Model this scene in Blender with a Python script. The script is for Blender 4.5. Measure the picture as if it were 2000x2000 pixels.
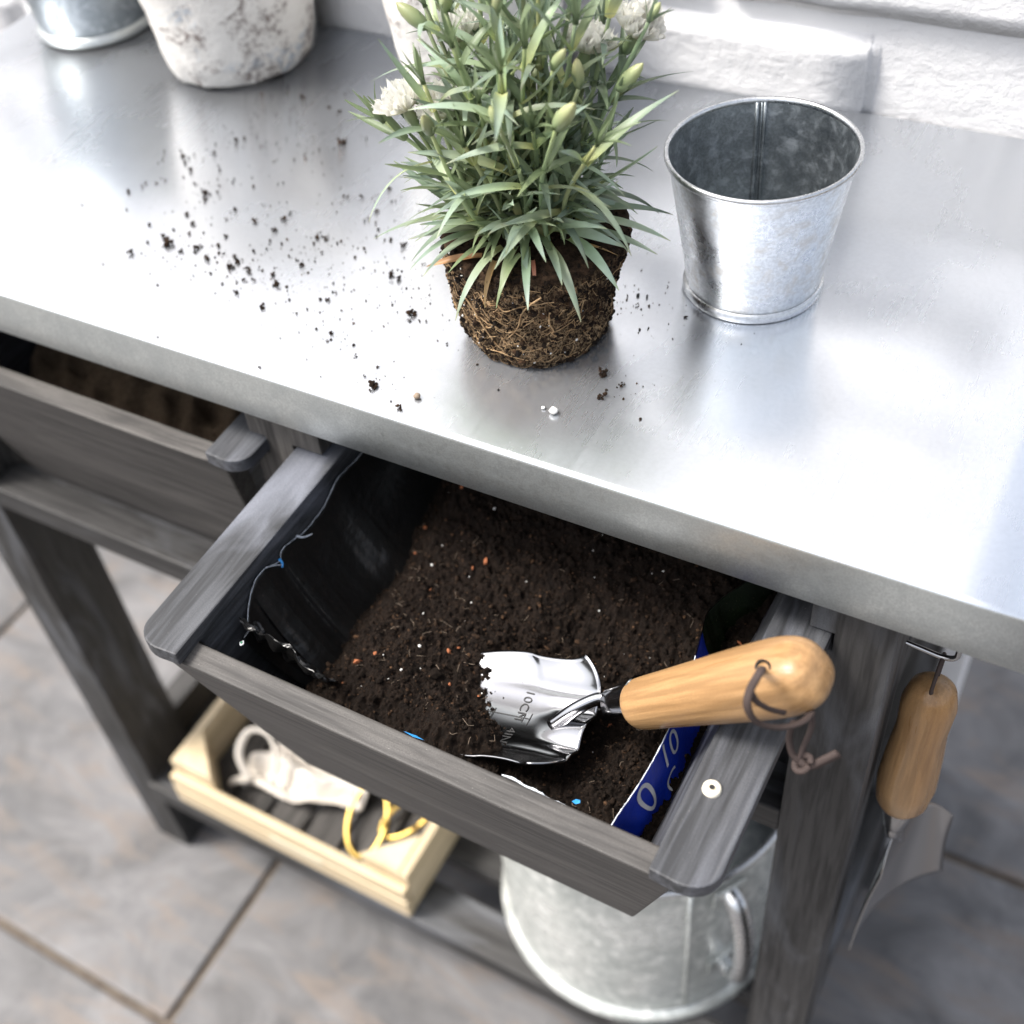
import bpy, bmesh, math, random
import numpy as np
from mathutils import Vector, Matrix, noise, Quaternion

random.seed(7); np.random.seed(7)
R = math.radians
SC = bpy.context.scene
COL = SC.collection
for o in list(bpy.data.objects): bpy.data.objects.remove(o)

# ------------------------------------------------------------------ camera
cd = bpy.data.cameras.new('camera'); cam = bpy.data.objects.new('camera', cd); COL.objects.link(cam)
right = Vector((.85472, .50352, -.12614)); up = Vector((-.30012, .67764, .67136)); back = Vector((.42352, -.53597, .73032))
cam.matrix_world = Matrix(((right.x, up.x, back.x, .2600), (right.y, up.y, back.y, -.4107), (right.z, up.z, back.z, 1.4240), (0, 0, 0, 1)))
cd.sensor_width = 36; cd.lens = 44.2; cd.shift_x = .08235; cd.shift_y = .00185
cd.clip_start = .02; cd.clip_end = 200
cd.dof.use_dof = True; cd.dof.focus_distance = .69; cd.dof.aperture_fstop = 5.0
SC.camera = cam

# ------------------------------------------------------------------ world, sun, exposure
SUN_DIR = Vector((-.44, -.25, .86)).normalized()        # towards the sun
w = bpy.data.worlds.new('World'); SC.world = w; w.use_nodes = True
nt = w.node_tree; nt.nodes.clear()
wo = nt.nodes.new('ShaderNodeOutputWorld'); bg = nt.nodes.new('ShaderNodeBackground'); bg.inputs[1].default_value = .15
sky = nt.nodes.new('ShaderNodeTexSky'); sky.sky_type = 'NISHITA'; sky.sun_disc = False
sky.sun_elevation = math.asin(SUN_DIR.z); sky.sun_rotation = math.atan2(SUN_DIR.x, SUN_DIR.y)
sky.dust_density = 5.0; sky.air_density = 1.0; sky.ozone_density = 1.0
hs = nt.nodes.new('ShaderNodeHueSaturation'); hs.inputs['Saturation'].default_value = .42
nt.links.new(sky.outputs[0], hs.inputs['Color']); nt.links.new(hs.outputs[0], bg.inputs[0]); nt.links.new(bg.outputs[0], wo.inputs[0])
sl = bpy.data.lights.new('sun', 'SUN'); sl.energy = 2.0; sl.angle = R(14); sl.color = (1, .955, .89)
so = bpy.data.objects.new('sun', sl); COL.objects.link(so); so.rotation_euler = (-SUN_DIR).to_track_quat('-Z', 'Y').to_euler()
so.location = SUN_DIR * 5
SC.view_settings.view_transform = 'Standard'; SC.view_settings.look = 'None'
SC.cycles.max_bounces = 7; SC.cycles.diffuse_bounces = 3; SC.cycles.glossy_bounces = 3; SC.cycles.transmission_bounces = 3; SC.cycles.caustics_reflective = False; SC.cycles.caustics_refractive = False
SC.view_settings.exposure = 1.10; SC.view_settings.gamma = 1; SC.view_settings.use_curve_mapping = False

# ------------------------------------------------------------------ node helpers and materials
class NT:
    def __init__(s, name):
        s.m = bpy.data.materials.new(name); s.m.use_nodes = True; s.t = s.m.node_tree; s.t.nodes.clear()
        s.out = s.t.nodes.new('ShaderNodeOutputMaterial'); s.b = s.t.nodes.new('ShaderNodeBsdfPrincipled')
        s.t.links.new(s.b.outputs[0], s.out.inputs[0]); s.tc = None
    def n(s, typ, **kw):
        nd = s.t.nodes.new(typ)
        for k, v in kw.items(): setattr(nd, k, v)
        return nd
    def put(s, sock, v):
        if isinstance(v, (int, float)): sock.default_value = v
        elif isinstance(v, tuple): sock.default_value = (*v, 1) if len(v) == 3 and sock.type == 'RGBA' else v
        else: s.t.links.new(v, sock)
    def P(s, **kw):
        for k, v in kw.items(): s.put(s.b.inputs[k.replace('_', ' ')], v)
        return s
    def co(s, scale=(1, 1, 1), kind='Object', rot=(0, 0, 0)):
        if s.tc is None: s.tc = s.n('ShaderNodeTexCoord')
        mp = s.n('ShaderNodeMapping'); mp.inputs['Scale'].default_value = scale; mp.inputs['Rotation'].default_value = rot
        s.t.links.new(s.tc.outputs[kind], mp.inputs[0]); return mp.outputs[0]
    def noise(s, vec, scale=5, detail=6, rough=.6, dist=0):
        nd = s.n('ShaderNodeTexNoise'); s.t.links.new(vec, nd.inputs['Vector'])
        nd.inputs['Scale'].default_value = scale; nd.inputs['Detail'].default_value = detail; nd.inputs['Roughness'].default_value = rough
        nd.inputs['Distortion'].default_value = dist; return nd.outputs[0]
    def vor(s, vec, scale=5, feature='F1', out=0):
        nd = s.n('ShaderNodeTexVoronoi', feature=feature); s.t.links.new(vec, nd.inputs['Vector']); nd.inputs['Scale'].default_value = scale
        return nd.outputs[out]
    def ramp(s, f, *stops):
        nd = s.n('ShaderNodeValToRGB'); s.t.links.new(f, nd.inputs[0]); el = nd.color_ramp.elements
        while len(el) < len(stops): el.new(.5)
        for e, (p, c) in zip(el, stops):
            e.position = p; e.color = (c, c, c, 1) if isinstance(c, (int, float)) else (*c, 1)
        return nd.outputs[0]
    def mix(s, f, a, b, mode='MIX'):
        nd = s.n('ShaderNodeMix', data_type='RGBA', blend_type=mode)
        s.put(nd.inputs['Factor'], f); s.put(nd.inputs['A'], a); s.put(nd.inputs['B'], b); return nd.outputs['Result']
    def math(s, op, a, b=0.0):
        nd = s.n('ShaderNodeMath', operation=op); s.put(nd.inputs[0], a); s.put(nd.inputs[1], b); return nd.outputs[0]
    def bump(s, h, strength=.3, dist=.001, nrm=None):
        nd = s.n('ShaderNodeBump'); nd.inputs['Strength'].default_value = strength; nd.inputs['Distance'].default_value = dist
        s.t.links.new(h, nd.inputs['Height'])
        if nrm: s.t.links.new(nrm, nd.inputs['Normal'])
        s.t.links.new(nd.outputs[0], s.b.inputs['Normal']); return nd.outputs[0]

def M_wood(name, axis, dark, light, streak=(.3, .32, .36), sk=.35, rough=.6, gr=.85):
    m = NT(name); sc = [38, 38, 38]; sc['xyz'.index(axis)] = 2.2
    v = m.co(tuple(sc)); oi = m.n('ShaderNodeObjectInfo')
    add = m.n('ShaderNodeVectorMath', operation='ADD'); m.t.links.new(v, add.inputs[0])
    cx = m.n('ShaderNodeCombineXYZ'); m.t.links.new(m.math('MULTIPLY', oi.outputs['Random'], 40.), cx.inputs[0]); m.t.links.new(m.math('MULTIPLY', oi.outputs['Random'], 23.), cx.inputs[1])
    m.t.links.new(cx.outputs[0], add.inputs[1]); v = add.outputs[0]
    n1 = m.noise(v, 1.0, 5, .6, .6); n2 = m.noise(v, 6.0, 3, .6)
    sc2 = [14, 14, 14]; sc2['xyz'.index(axis)] = 3; v2 = m.co(tuple(sc2)); n3 = m.noise(v2, 1.3, 4, .55, 1.2)
    n4 = m.noise(m.co((1, 1, 1)), 900, 3, .7)
    c = m.mix(m.ramp(n1, (.3, 0.), (.7, 1.)), dark, light)
    c = m.mix(m.ramp(n2, (.38, gr), (.60, 0.)), c, tuple(x * .45 for x in dark))
    c = m.mix(m.math('MULTIPLY', m.ramp(n3, (.52, 0.), (.72, 1.)), sk), c, streak)
    c = m.mix(m.ramp(n4, (.68, 0.), (.74, .5)), c, (.42, .39, .36))
    c = m.mix(m.ramp(m.noise(m.co(), 1500, 2, .6), (.38, gr * .5), (.56, 0.)), c, tuple(x * .5 for x in dark))
    m.P(Base_Color=c, Roughness=m.ramp(n1, (.3, rough - .08), (.7, rough + .12)), Specular_IOR_Level=.45)
    m.bump(m.mix(.5, n1, n2), .6, .0014); return m.m

DW = {a: M_wood('dark_stained_wood_' + a, a, (.026, .025, .025), (.078, .075, .073)) for a in 'xyz'}
GW = {a: M_wood('grey_weathered_wood_' + a, a, (.050, .046, .043), (.118, .110, .103), (.23, .215, .195), .35) for a in 'xyz'}
RW = {a: M_wood('grey_blue_rail_wood_' + a, a, (.040, .042, .047), (.100, .104, .115), (.32, .34, .40), .55, .52) for a in 'xyz'}
PINE = {a: M_wood('pale_pine_' + a, a, (.55, .43, .26), (.74, .61, .42), (.8, .7, .52), .3, .6, .22) for a in 'xyz'}

def zinc(name, base, var, rough, bump=.15, scale=1.0, dirt=None, rv=.16, dirt_amt=.5, metal=1.0):
    m = NT(name); v = m.co()
    a = m.noise(v, 22 * scale, 4, .6, .8); b = m.noise(v, 420 * scale, 3, .65); c = m.noise(v, 90 * scale, 5, .65, .4)
    col = m.mix(m.ramp(a, (.36, 0.), (.64, 1.)), base, var)
    col = m.mix(m.ramp(b, (.40, .45), (.62, 0.)), col, tuple(x * .62 for x in var))
    if dirt:
        col = m.mix(m.math('MULTIPLY', m.ramp(c, (.5, 0.), (.66, 1.)), dirt_amt), col, dirt)
    rr = m.ramp(m.mix(.5, a, c), (.35, rough - rv * .5), (.65, rough + rv))
    m.P(Base_Color=col, Metallic=metal, Roughness=rr)
    m.bump(m.mix(.6, b, a), bump, .0006); return m.m

def M_top():
    m = NT('zinc_tabletop'); v = m.co()
    a = m.noise(v, 9, 4, .55, .6)
    st = m.noise(m.co((6, 260, 6), rot=(0, 0, .5)), 1.0, 4, .6, .4); st2 = m.noise(m.co((240, 7, 6), rot=(0, 0, -.35)), 1.0, 4, .6, .3)
    fine = m.noise(v, 380, 3, .6)
    col = m.mix(m.ramp(a, (.35, 0.), (.65, 1.)), (.865, .89, .935), (.80, .835, .89))
    col = m.mix(m.ramp(fine, (.35, .18), (.6, 0.)), col, (.6, .63, .67))
    col = m.mix(m.ramp(st, (.70, 0.), (.78, .25)), col, (.90, .92, .95))
    rr = m.ramp(m.mix(.22, a, st2), (.35, .21), (.65, .31))
    m.P(Base_Color=col, Metallic=.90, Roughness=rr, Specular_IOR_Level=.5)
    return m.m
ZTOP = M_top()
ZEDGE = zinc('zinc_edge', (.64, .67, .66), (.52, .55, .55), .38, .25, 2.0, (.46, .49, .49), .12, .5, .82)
ZTIN = zinc('galvanised_tin', (.86, .88, .90), (.70, .73, .75), .28, .10, 1.1, (.55, .52, .47), .2, .6)
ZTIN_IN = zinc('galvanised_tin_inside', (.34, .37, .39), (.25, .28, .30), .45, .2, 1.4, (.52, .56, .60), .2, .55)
ZBUCK = zinc('galvanised_bucket_zinc', (.86, .88, .84), (.58, .61, .58), .30, .25, .8, (.97, .98, .94), .2, .95, .45)
ZRIM = zinc('zinc_rim', (.80, .81, .82), (.66, .68, .70), .25, .1)
STEEL = NT('stainless_steel'); 
_s = STEEL.noise(STEEL.co((12, 240, 240)), 1, 4, .6)
STEEL.P(Base_Color=(.40, .40, .41), Metallic=1.0, Roughness=STEEL.ramp(_s, (.3, .12), (.7, .19))).bump(_s, .012, .0003); STEEL = STEEL.m
BRASS = NT('golden_metal').P(Base_Color=(.80, .56, .16), Metallic=1.0, Roughness=.35).m
def plain(name, col, rough=.5, spec=.5, **kw): return NT(name).P(Base_Color=col, Roughness=rough, Specular_IOR_Level=spec, **kw).m
INK = plain('dark_engraving', (.03, .03, .03), .6)
WHITE_INK = plain('white_print', (.80, .82, .85), .4)
CAP = plain('cream_plastic', (.75, .70, .58), .4)
BLACKHOLE = plain('hole_shade_black', (.012, .012, .013), .5)  # black colour stands in for the shade inside the screw and cord holes
TORN = plain('torn_plastic_edge', (.70, .75, .82), .5)
GREENP = plain('green_print', (.02, .20, .09), .35)
LBLUE = plain('light_blue_print', (.05, .33, .78), .35)

def M_film(name, col, rough=.22):
    m = NT(name); v = m.co(); a = m.noise(v, 26, 4, .55, .8); b = m.noise(v, 130, 3, .5); f = m.noise(v, 1100, 2, .5)
    c = m.mix(m.ramp(f, (.69, 0.), (.74, .6)), col, (.16, .10, .07))
    m.P(Base_Color=c, Roughness=rough, Specular_IOR_Level=.5); m.bump(m.mix(.25, a, b), .5, .004); return m.m
FILM_IN = M_film('black_bag_film', (.010, .010, .010), .30)
FILM_OUT = M_film('blue_printed_film', (.006, .040, .52), .28)
FILM_DK = M_film('dark_green_printed_film', (.012, .022, .010), .2)

def M_soil(name, dark=(.006, .0042, .0032), mid=(.021, .0138, .0098), red=(.062, .034, .021)):
    m = NT(name); v = m.co(); a = m.noise(v, 160, 6, .7); b = m.noise(v, 700, 5, .75); c = m.noise(v, 60, 4, .6)
    col = m.mix(m.ramp(a, (.36, 0.), (.66, 1.)), dark, mid)
    col = m.mix(m.ramp(b, (.58, 0.), (.70, .65)), col, red)
    col = m.mix(m.ramp(c, (.35, .5), (.6, 0.)), col, dark)
    m.P(Base_Color=col, Roughness=.95, Specular_IOR_Level=.15); m.bump(m.mix(.5, a, b), .9, .003); return m.m
SOIL = M_soil('dark_peat_soil')
CLUMP = NT('soil_clump'); _oi = CLUMP.n('ShaderNodeAttribute', attribute_name='tone')
CLUMP.P(Base_Color=CLUMP.ramp(_oi.outputs['Fac'], (0, (.008, .0055, .004)), (.5, (.020, .013, .009)), (.88, (.038, .023, .0145)), (1, (.105, .058, .032))), Roughness=.95, Specular_IOR_Level=.15)
CLUMP.bump(CLUMP.noise(CLUMP.co(), 1500, 4, .7), .8, .001); CLUMP = CLUMP.m
FIBRE = plain('pale_fibre', (.26, .205, .155), .9, .1)
PERL = plain('white_perlite', (.78, .77, .74), .9, .2)
CLAYBIT = plain('orange_clay_bit', (.36, .13, .06), .9, .2)

def M_ball():
    m = NT('root_ball_soil'); v = m.co()
    a = m.noise(v, 190, 6, .7); b = m.noise(v, 800, 4, .75); c = m.noise(v, 34, 5, .62, .6); d = m.noise(m.co((1, 1, .6), rot=(.3, .2, 0)), 300, 4, .7, 2.5)
    col = m.mix(m.ramp(a, (.38, 0.), (.66, 1.)), (.014, .009, .006), (.060, .036, .022))
    tan = m.mix(m.ramp(b, (.4, 0.), (.6, 1.)), (.22, .135, .070), (.46, .34, .21))
    zz = m.n('ShaderNodeSeparateXYZ'); m.t.links.new(m.tc.outputs['Object'], zz.inputs[0])
    side = m.ramp(m.math('MULTIPLY', zz.outputs[2], 14.), (.80, 1.), (.90, 0.))
    f = m.math('MULTIPLY', m.math('MULTIPLY', m.ramp(d, (.46, 0.), (.56, 1.)), m.ramp(c, (.38, .15), (.55, 1.))), side)
    col = m.mix(f, col, tan)
    m.P(Base_Color=col, Roughness=.95, Specular_IOR_Level=.15); m.bump(m.mix(.5, a, b), .9, .003); return m.m
BALL = M_ball()
ROOT = NT('tan_root'); _a = ROOT.noise(ROOT.co(), 300, 3, .6)
ROOT.P(Base_Color=ROOT.ramp(_a, (.3, (.26, .15, .07)), (.7, (.56, .40, .23))), Roughness=.8, Specular_IOR_Level=.2); ROOT = ROOT.m

def M_leaf(name, base, mid, tip, tr=.25, dry=False):
    m = NT(name); g = m.co(kind='Generated'); sx = m.n('ShaderNodeSeparateXYZ'); m.t.links.new(g, sx.inputs[0])
    oi = m.n('ShaderNodeObjectInfo'); a = m.noise(m.co(), 120, 4, .6)
    col = m.ramp(sx.outputs[1], (.0, base), (.28, mid), (.9, tip), (1.0, tuple(.5 * (x + y) for x, y in zip(tip, (.3, .28, .1)))))
    hsn = m.n('ShaderNodeHueSaturation'); m.t.links.new(col, hsn.inputs['Color'])
    m.put(hsn.inputs['Value'], m.math('ADD', m.math('MULTIPLY', oi.outputs['Random'], .75), .62))
    m.put(hsn.inputs['Hue'], m.math('ADD', m.math('MULTIPLY', m.math('FRACT', m.math('MULTIPLY', oi.outputs['Random'], 17.3)), .07), .455))
    c = m.mix(m.ramp(a, (.35, .25), (.65, 0.)), hsn.outputs[0], tuple(x * .7 for x in mid))
    m.P(Base_Color=c, Roughness=.42, Specular_IOR_Level=.5)
    tb = m.n('ShaderNodeBsdfTranslucent'); m.put(tb.inputs[0], c)
    mx = m.n('ShaderNodeMixShader'); mx.inputs[0].default_value = tr
    m.t.links.new(m.b.outputs[0], mx.inputs[1]); m.t.links.new(tb.outputs[0], mx.inputs[2]); m.t.links.new(mx.outputs[0], m.out.inputs[0])
    m.bump(m.noise(m.co((500, 40, 40)), 1, 2, .5), .2, .0005)
    return m.m
LEAF = M_leaf('glaucous_leaf', (.56, .61, .25), (.32, .405, .235), (.265, .35, .285), .3)
DRY = M_leaf('dry_leaf', (.30, .16, .07), (.42, .22, .10), (.45, .26, .13), .15)
STEM = M_leaf('stem_green', (.40, .45, .19), (.33, .40, .21), (.27, .35, .21), .1)
BUD = M_leaf('bud_green', (.20, .30, .17), (.27, .37, .19), (.44, .49, .25), .2)
def M_petal():
    m = NT('white_petal'); c = m.ramp(m.noise(m.co(), 60, 3, .5), (.35, (.93, .90, .74)), (.55, (.96, .95, .90)))
    m.P(Base_Color=c, Roughness=.6, Specular_IOR_Level=.2)
    tb = m.n('ShaderNodeBsdfTranslucent'); m.put(tb.inputs[0], c)
    mx = m.n('ShaderNodeMixShader'); mx.inputs[0].default_value = .5
    m.t.links.new(m.b.outputs[0], mx.inputs[1]); m.t.links.new(tb.outputs[0], mx.inputs[2]); m.t.links.new(mx.outputs[0], m.out.inputs[0]); return m.m
PETAL = M_petal()

def M_paint():
    m = NT('white_wall_paint'); v = m.co(); a = m.noise(v, 60, 6, .65, .3); b = m.noise(m.co((40, 40, 80)), 1.8, 5, .6, .5)
    c = m.mix(m.ramp(m.noise(v, 240, 3, .6), (.68, 0.), (.76, .5)), (.82, .82, .83), (.45, .41, .38))
    m.P(Base_Color=c, Roughness=.65, Specular_IOR_Level=.35); m.bump(m.mix(.3, a, b), .5, .005); return m.m
PAINT = M_paint()
def M_crust():
    m = NT('crusty_white_ceramic'); v = m.co(); a = m.noise(v, 30, 5, .65, .5); b = m.noise(v, 190, 4, .7); c = m.noise(v, 24, 4, .55, .4); sp = m.vor(v, 330)
    col = m.mix(m.ramp(b, (.35, .25), (.55, 0.)), (.86, .84, .80), (.66, .62, .58))
    f = m.math('MULTIPLY', m.ramp(a, (.53, 0.), (.63, .95)), m.ramp(b, (.44, 0.), (.56, 1.)))
    col = m.mix(f, col, (.24, .20, .185))
    f3 = m.math('MULTIPLY', m.ramp(a, (.49, 0.), (.56, .6)), m.ramp(sp, (.25, 1.), (.4, 0.)))
    col = m.mix(f3, col, (.2, .16, .15))
    f2 = m.math('MULTIPLY', m.ramp(c, (.60, 0.), (.68, .9)), m.ramp(b, (.44, 0.), (.57, .7)))
    col = m.mix(f2, col, (.30, .40, .52))
    m.P(Base_Color=col, Roughness=.75, Specular_IOR_Level=.3); m.bump(m.mix(.5, a, b), .7, .003); return m.m
CRUST = M_crust()
def M_tile():
    m = NT('grey_slate_tile'); v = m.co(); a = m.noise(v, 7, 6, .65, .9); b = m.noise(m.co((3, 9, 1)), 3, 5, .6, 1.); c = m.noise(v, 160, 3, .6)
    col = m.mix(m.ramp(a, (.32, 0.), (.68, 1.)), (.066, .064, .065), (.185, .182, .185))
    col = m.mix(m.ramp(b, (.50, 0.), (.66, .7)), col, (.165, .134, .112))
    col = m.mix(m.ramp(b, (.30, .5), (.45, 0.)), col, (.075, .076, .081))
    col = m.mix(m.ramp(c, (.7, 0.), (.76, .35)), col, (.5, .48, .45))
    m.P(Base_Color=col, Roughness=.55, Specular_IOR_Level=.4); m.bump(m.mix(.4, a, c), .25, .003); return m.m
TILE = M_tile()
GROUT = NT('brown_grout'); GROUT.P(Base_Color=GROUT.ramp(GROUT.noise(GROUT.co(), 60, 4, .6), (.3, (.075, .06, .048)), (.7, (.14, .115, .092))), Roughness=.95).bump(GROUT.noise(GROUT.co(), 300, 3, .6), .5, .002); GROUT = GROUT.m
HANDLE = M_wood('varnished_ash_wood', 'x', (.36, .20, .085), (.48, .295, .14), (.56, .38, .21), .4, .30, .5)
LEATHER = plain('brown_leather_cord', (.055, .040, .036), .75, .25)
def M_cloth(name, c1, c2):
    m = NT(name); a = m.noise(m.co(), 500, 3, .6); m.P(Base_Color=m.mix(m.ramp(a, (.4, 0.), (.6, 1.)), c1, c2), Roughness=.95, Specular_IOR_Level=.1)
    m.bump(a, .4, .001); return m.m
COTTON = M_cloth('cream_cotton', (.66, .60, .52), (.78, .73, .66))
BURLAP = M_cloth('brown_burlap', (.085, .062, .042), (.15, .112, .078))

# ------------------------------------------------------------------ geometry helpers
ORG = {}
def root(name, loc, label, cat, group=None):
    o = bpy.data.objects.new(name, None); COL.objects.link(o); o.location = loc; o.empty_display_size = .02
    o['label'] = label; o['category'] = cat
    if group: o['group'] = group
    ORG[o.name] = Vector(loc); return o
def mk(name, V, F, mt, parent=None, smooth=False, world=True):
    me = bpy.data.meshes.new(name); V = np.asarray(V, float)
    if parent is not None and world: V = V - np.array(ORG[parent.name])
    me.from_pydata(V.tolist(), [], [tuple(f) for f in F]); me.validate(); me.update()
    if smooth: me.polygons.foreach_set('use_smooth', [True] * len(me.polygons))
    me.materials.append(mt)
    o = bpy.data.objects.new(name, me); COL.objects.link(o)
    if parent is not None: o.parent = parent; ORG[o.name] = ORG[parent.name]
    else: ORG[o.name] = Vector((0, 0, 0))
    return o
def tag(o, label, cat=None, group=None, kind=None):
    o['label'] = label
    if cat: o['category'] = cat
    if group: o['group'] = group
    if kind: o['kind'] = kind
    return o
def fromB(name, bm, mt, parent=None, smooth=False):
    bm.normal_update(); V = [v.co[:] for v in bm.verts]; bm.verts.index_update(); F = [[v.index for v in f.verts] for f in bm.faces]; bm.free()
    return mk(name, V, F, mt, parent, smooth)
def prism(name, pts, ext, mt, parent=None, bev=.0015, seg=2):
    """closed 3D outline pts extruded by vector ext, bevelled edges"""
    bm = bmesh.new(); n = len(pts); e = Vector(ext)
    a = [bm.verts.new(p) for p in pts]; b = [bm.verts.new(Vector(p) + e) for p in pts]
    bm.faces.new(a); bm.faces.new(b[::-1])
    for i in range(n): bm.faces.new((a[i], b[i], b[(i + 1) % n], a[(i + 1) % n]))
    bmesh.ops.recalc_face_normals(bm, faces=bm.faces[:])
    if bev: bmesh.ops.bevel(bm, geom=bm.edges[:], offset=bev, segments=seg, affect='EDGES', profile=.6)
    return fromB(name, bm, mt, parent)
def box(name, x0, x1, y0, y1, z0, z1, mt, parent=None, bev=.0015, seg=2):
    return prism(name, [(x0, y0, z0), (x1, y0, z0), (x1, y1, z0), (x0, y1, z0)], (0, 0, z1 - z0), mt, parent, bev, seg)
def lathe(prof, c, n=64, fn=None):
    V = []; F = []; m = len(prof)
    for i in range(n):
        a = 2 * math.pi * i / n
        for j, (r, z) in enumerate(prof):
            rr = r * (fn(a, z) if fn else 1)
            V.append((c[0] + rr * math.cos(a), c[1] + rr * math.sin(a), c[2] + z))
    for i in range(n):
        for j in range(m - 1):
            F.append((i * m + j, ((i + 1) % n) * m + j, ((i + 1) % n) * m + j + 1, i * m + j + 1))
    return V, F
def catmull(P, k=6):
    P = [Vector(p) for p in P]; Q = [2 * P[0] - P[1]] + P + [2 * P[-1] - P[-2]]; out = []
    for i in range(1, len(Q) - 2):
        for s in range(k):
            t = s / k; a, b, c, d = Q[i - 1], Q[i], Q[i + 1], Q[i + 2]
            out.append(.5 * ((2 * b) + (c - a) * t + (2 * a - 5 * b + 4 * c - d) * t * t + (3 * b - a - 3 * c + d) * t ** 3))
    out.append(P[-1]); return out
def tube(pts, rad, n=8, flat=1.0):
    V = []; F = []; pts = [Vector(p) for p in pts]; N = len(pts); prev = None
    for i, p in enumerate(pts):
        t = (pts[min(i + 1, N - 1)] - pts[max(i - 1, 0)]).normalized()
        if prev is None:
            prev = t.orthogonal().normalized()
        prev = (prev - t * prev.dot(t)).normalized(); b = t.cross(prev)
        r = rad(i / (N - 1)) if callable(rad) else rad
        for k in range(n):
            a = 2 * math.pi * k / n; V.append(p + prev * (r * math.cos(a)) + b * (r * flat * math.sin(a)))
    for i in range(N - 1):
        for k in range(n):
            F.append((i * n + k, i * n + (k + 1) % n, (i + 1) * n + (k + 1) % n, (i + 1) * n + k))
    F.append(tuple(range(n))[::-1]); F.append(tuple((N - 1) * n + k for k in range(n)))
    return V, F
def join(parts):
    V = []; F = []
    for v, f in parts:
        o = len(V); V += [tuple(x) for x in v]; F += [tuple(i + o for i in g) for g in f]
    return V, F
def grid(nu, nv, fn):
    V = [fn(i / (nu - 1), j / (nv - 1)) for i in range(nu) for j in range(nv)]
    F = [(i * nv + j, (i + 1) * nv + j, (i + 1) * nv + j + 1, i * nv + j + 1) for i in range(nu - 1) for j in range(nv - 1)]
    return V, F
ICO = None
def ico(sub=1):
    bm = bmesh.new(); bmesh.ops.create_icosphere(bm, subdivisions=sub, radius=1); V = np.array([v.co[:] for v in bm.verts]); F = np.array([[v.index for v in f.verts] for f in bm.faces]); bm.free(); return V, F
IV1, IF1 = ico(1); IV2, IF2 = ico(2)
def chunks(name, pos, size, mt, parent=None, tone=None, aniso=.5, kind='stuff'):
    """many small irregular lumps joined in one mesh"""
    n = len(pos); pos = np.asarray(pos); size = np.asarray(size)
    V = np.repeat(IV1[None], n, 0) * (1 + .45 * (np.random.rand(n, len(IV1), 1) - .5))
    V *= (1 + aniso * (np.random.rand(n, 1, 3) - .5) * 2)
    q = np.random.randn(n, 4); q /= np.linalg.norm(q, axis=1)[:, None]; a, b, c, d = q.T
    Rm = np.stack([np.stack([1 - 2 * (c * c + d * d), 2 * (b * c - a * d), 2 * (b * d + a * c)], -1), np.stack([2 * (b * c + a * d), 1 - 2 * (b * b + d * d), 2 * (c * d - a * b)], -1), np.stack([2 * (b * d - a * c), 2 * (c * d + a * b), 1 - 2 * (b * b + c * c)], -1)], 1)
    V = np.einsum('nij,nkj->nki', Rm, V) * size[:, None, None] + pos[:, None, :]
    F = (IF1[None] + (np.arange(n) * len(IV1))[:, None, None]).reshape(-1, 3)
    o = mk(name, V.reshape(-1, 3), F, mt, parent)
    if tone is None: tone = np.random.rand(n)
    at = o.data.attributes.new('tone', 'FLOAT', 'POINT'); at.data.foreach_set('value', np.repeat(tone, len(IV1)).astype(np.float32))
    if kind: o['kind'] = kind
    return o
def nz(x, y, z=0.0, s=1.0, o=4): return noise.fractal(Vector((x * s, y * s, z * s)), 1.0, 2.0, o)

# ------------------------------------------------------------------ the patio floor
ground = mk('patio_floor', [(-40, -40, -.006), (40, -40, -.006), (40, 40, -.006), (-40, 40, -.006)], [(0, 1, 2, 3)], GROUT)
ground['kind'] = 'structure'
tile_me = None
for i in range(-4, 4):
    for j in range(-4, 2):
        x0 = -.44 + .6 * i; y0 = -.183 + .6 * j
        if tile_me is None:
            t = box('tile', .005, .595, .005, .595, -.02, 0, TILE, None, .003, 2); tile_me = t.data
        else:
            t = bpy.data.objects.new('tile', tile_me); COL.objects.link(t)
        t.location = (x0, y0, random.uniform(-.0006, .0006)); t.parent = ground

# ------------------------------------------------------------------ white painted brick wall
WY = .412
wall = root('brick_wall', (-.2, WY, 0), 'white painted brick wall behind the zinc tabletop', 'wall')
box('mortar_bed', -2.0, .232, WY - .0165, WY + .12, 0, 2.3, PAINT, wall, 0)
def brick_mesh(k, L=.226, Hh=.064):
    bm = bmesh.new(); bmesh.ops.create_cube(bm, size=1)
    for v in bm.verts: v.co = Vector((v.co.x * L, v.co.y * .03, v.co.z * Hh))
    bmesh.ops.bevel(bm, geom=bm.edges[:], offset=.006, segments=2, affect='EDGES')
    bmesh.ops.subdivide_edges(bm, edges=[e for e in bm.edges if e.calc_length() > .03], cuts=5, use_grid_fill=True)
    for v in bm.verts:
        p = v.co + Vector((k * 3.1, 0, k * 1.7)); v.co.y += .0022 * noise.fractal(p * 28, 1, 2, 3); v.co.z += .0015 * noise.fractal(p * 35 + Vector((9, 9, 9)), 1, 2, 2)
    V = [v.co[:] for v in bm.verts]; bm.verts.index_update(); F = [[v.index for v in f.verts] for f in bm.faces]; bm.free()
    me = bpy.data.meshes.new('brick'); me.from_pydata(V, [], F); me.polygons.foreach_set('use_smooth', [True] * len(me.polygons)); me.materials.append(PAINT); return me
bricks = [brick_mesh(k) for k in range(5)]
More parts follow.
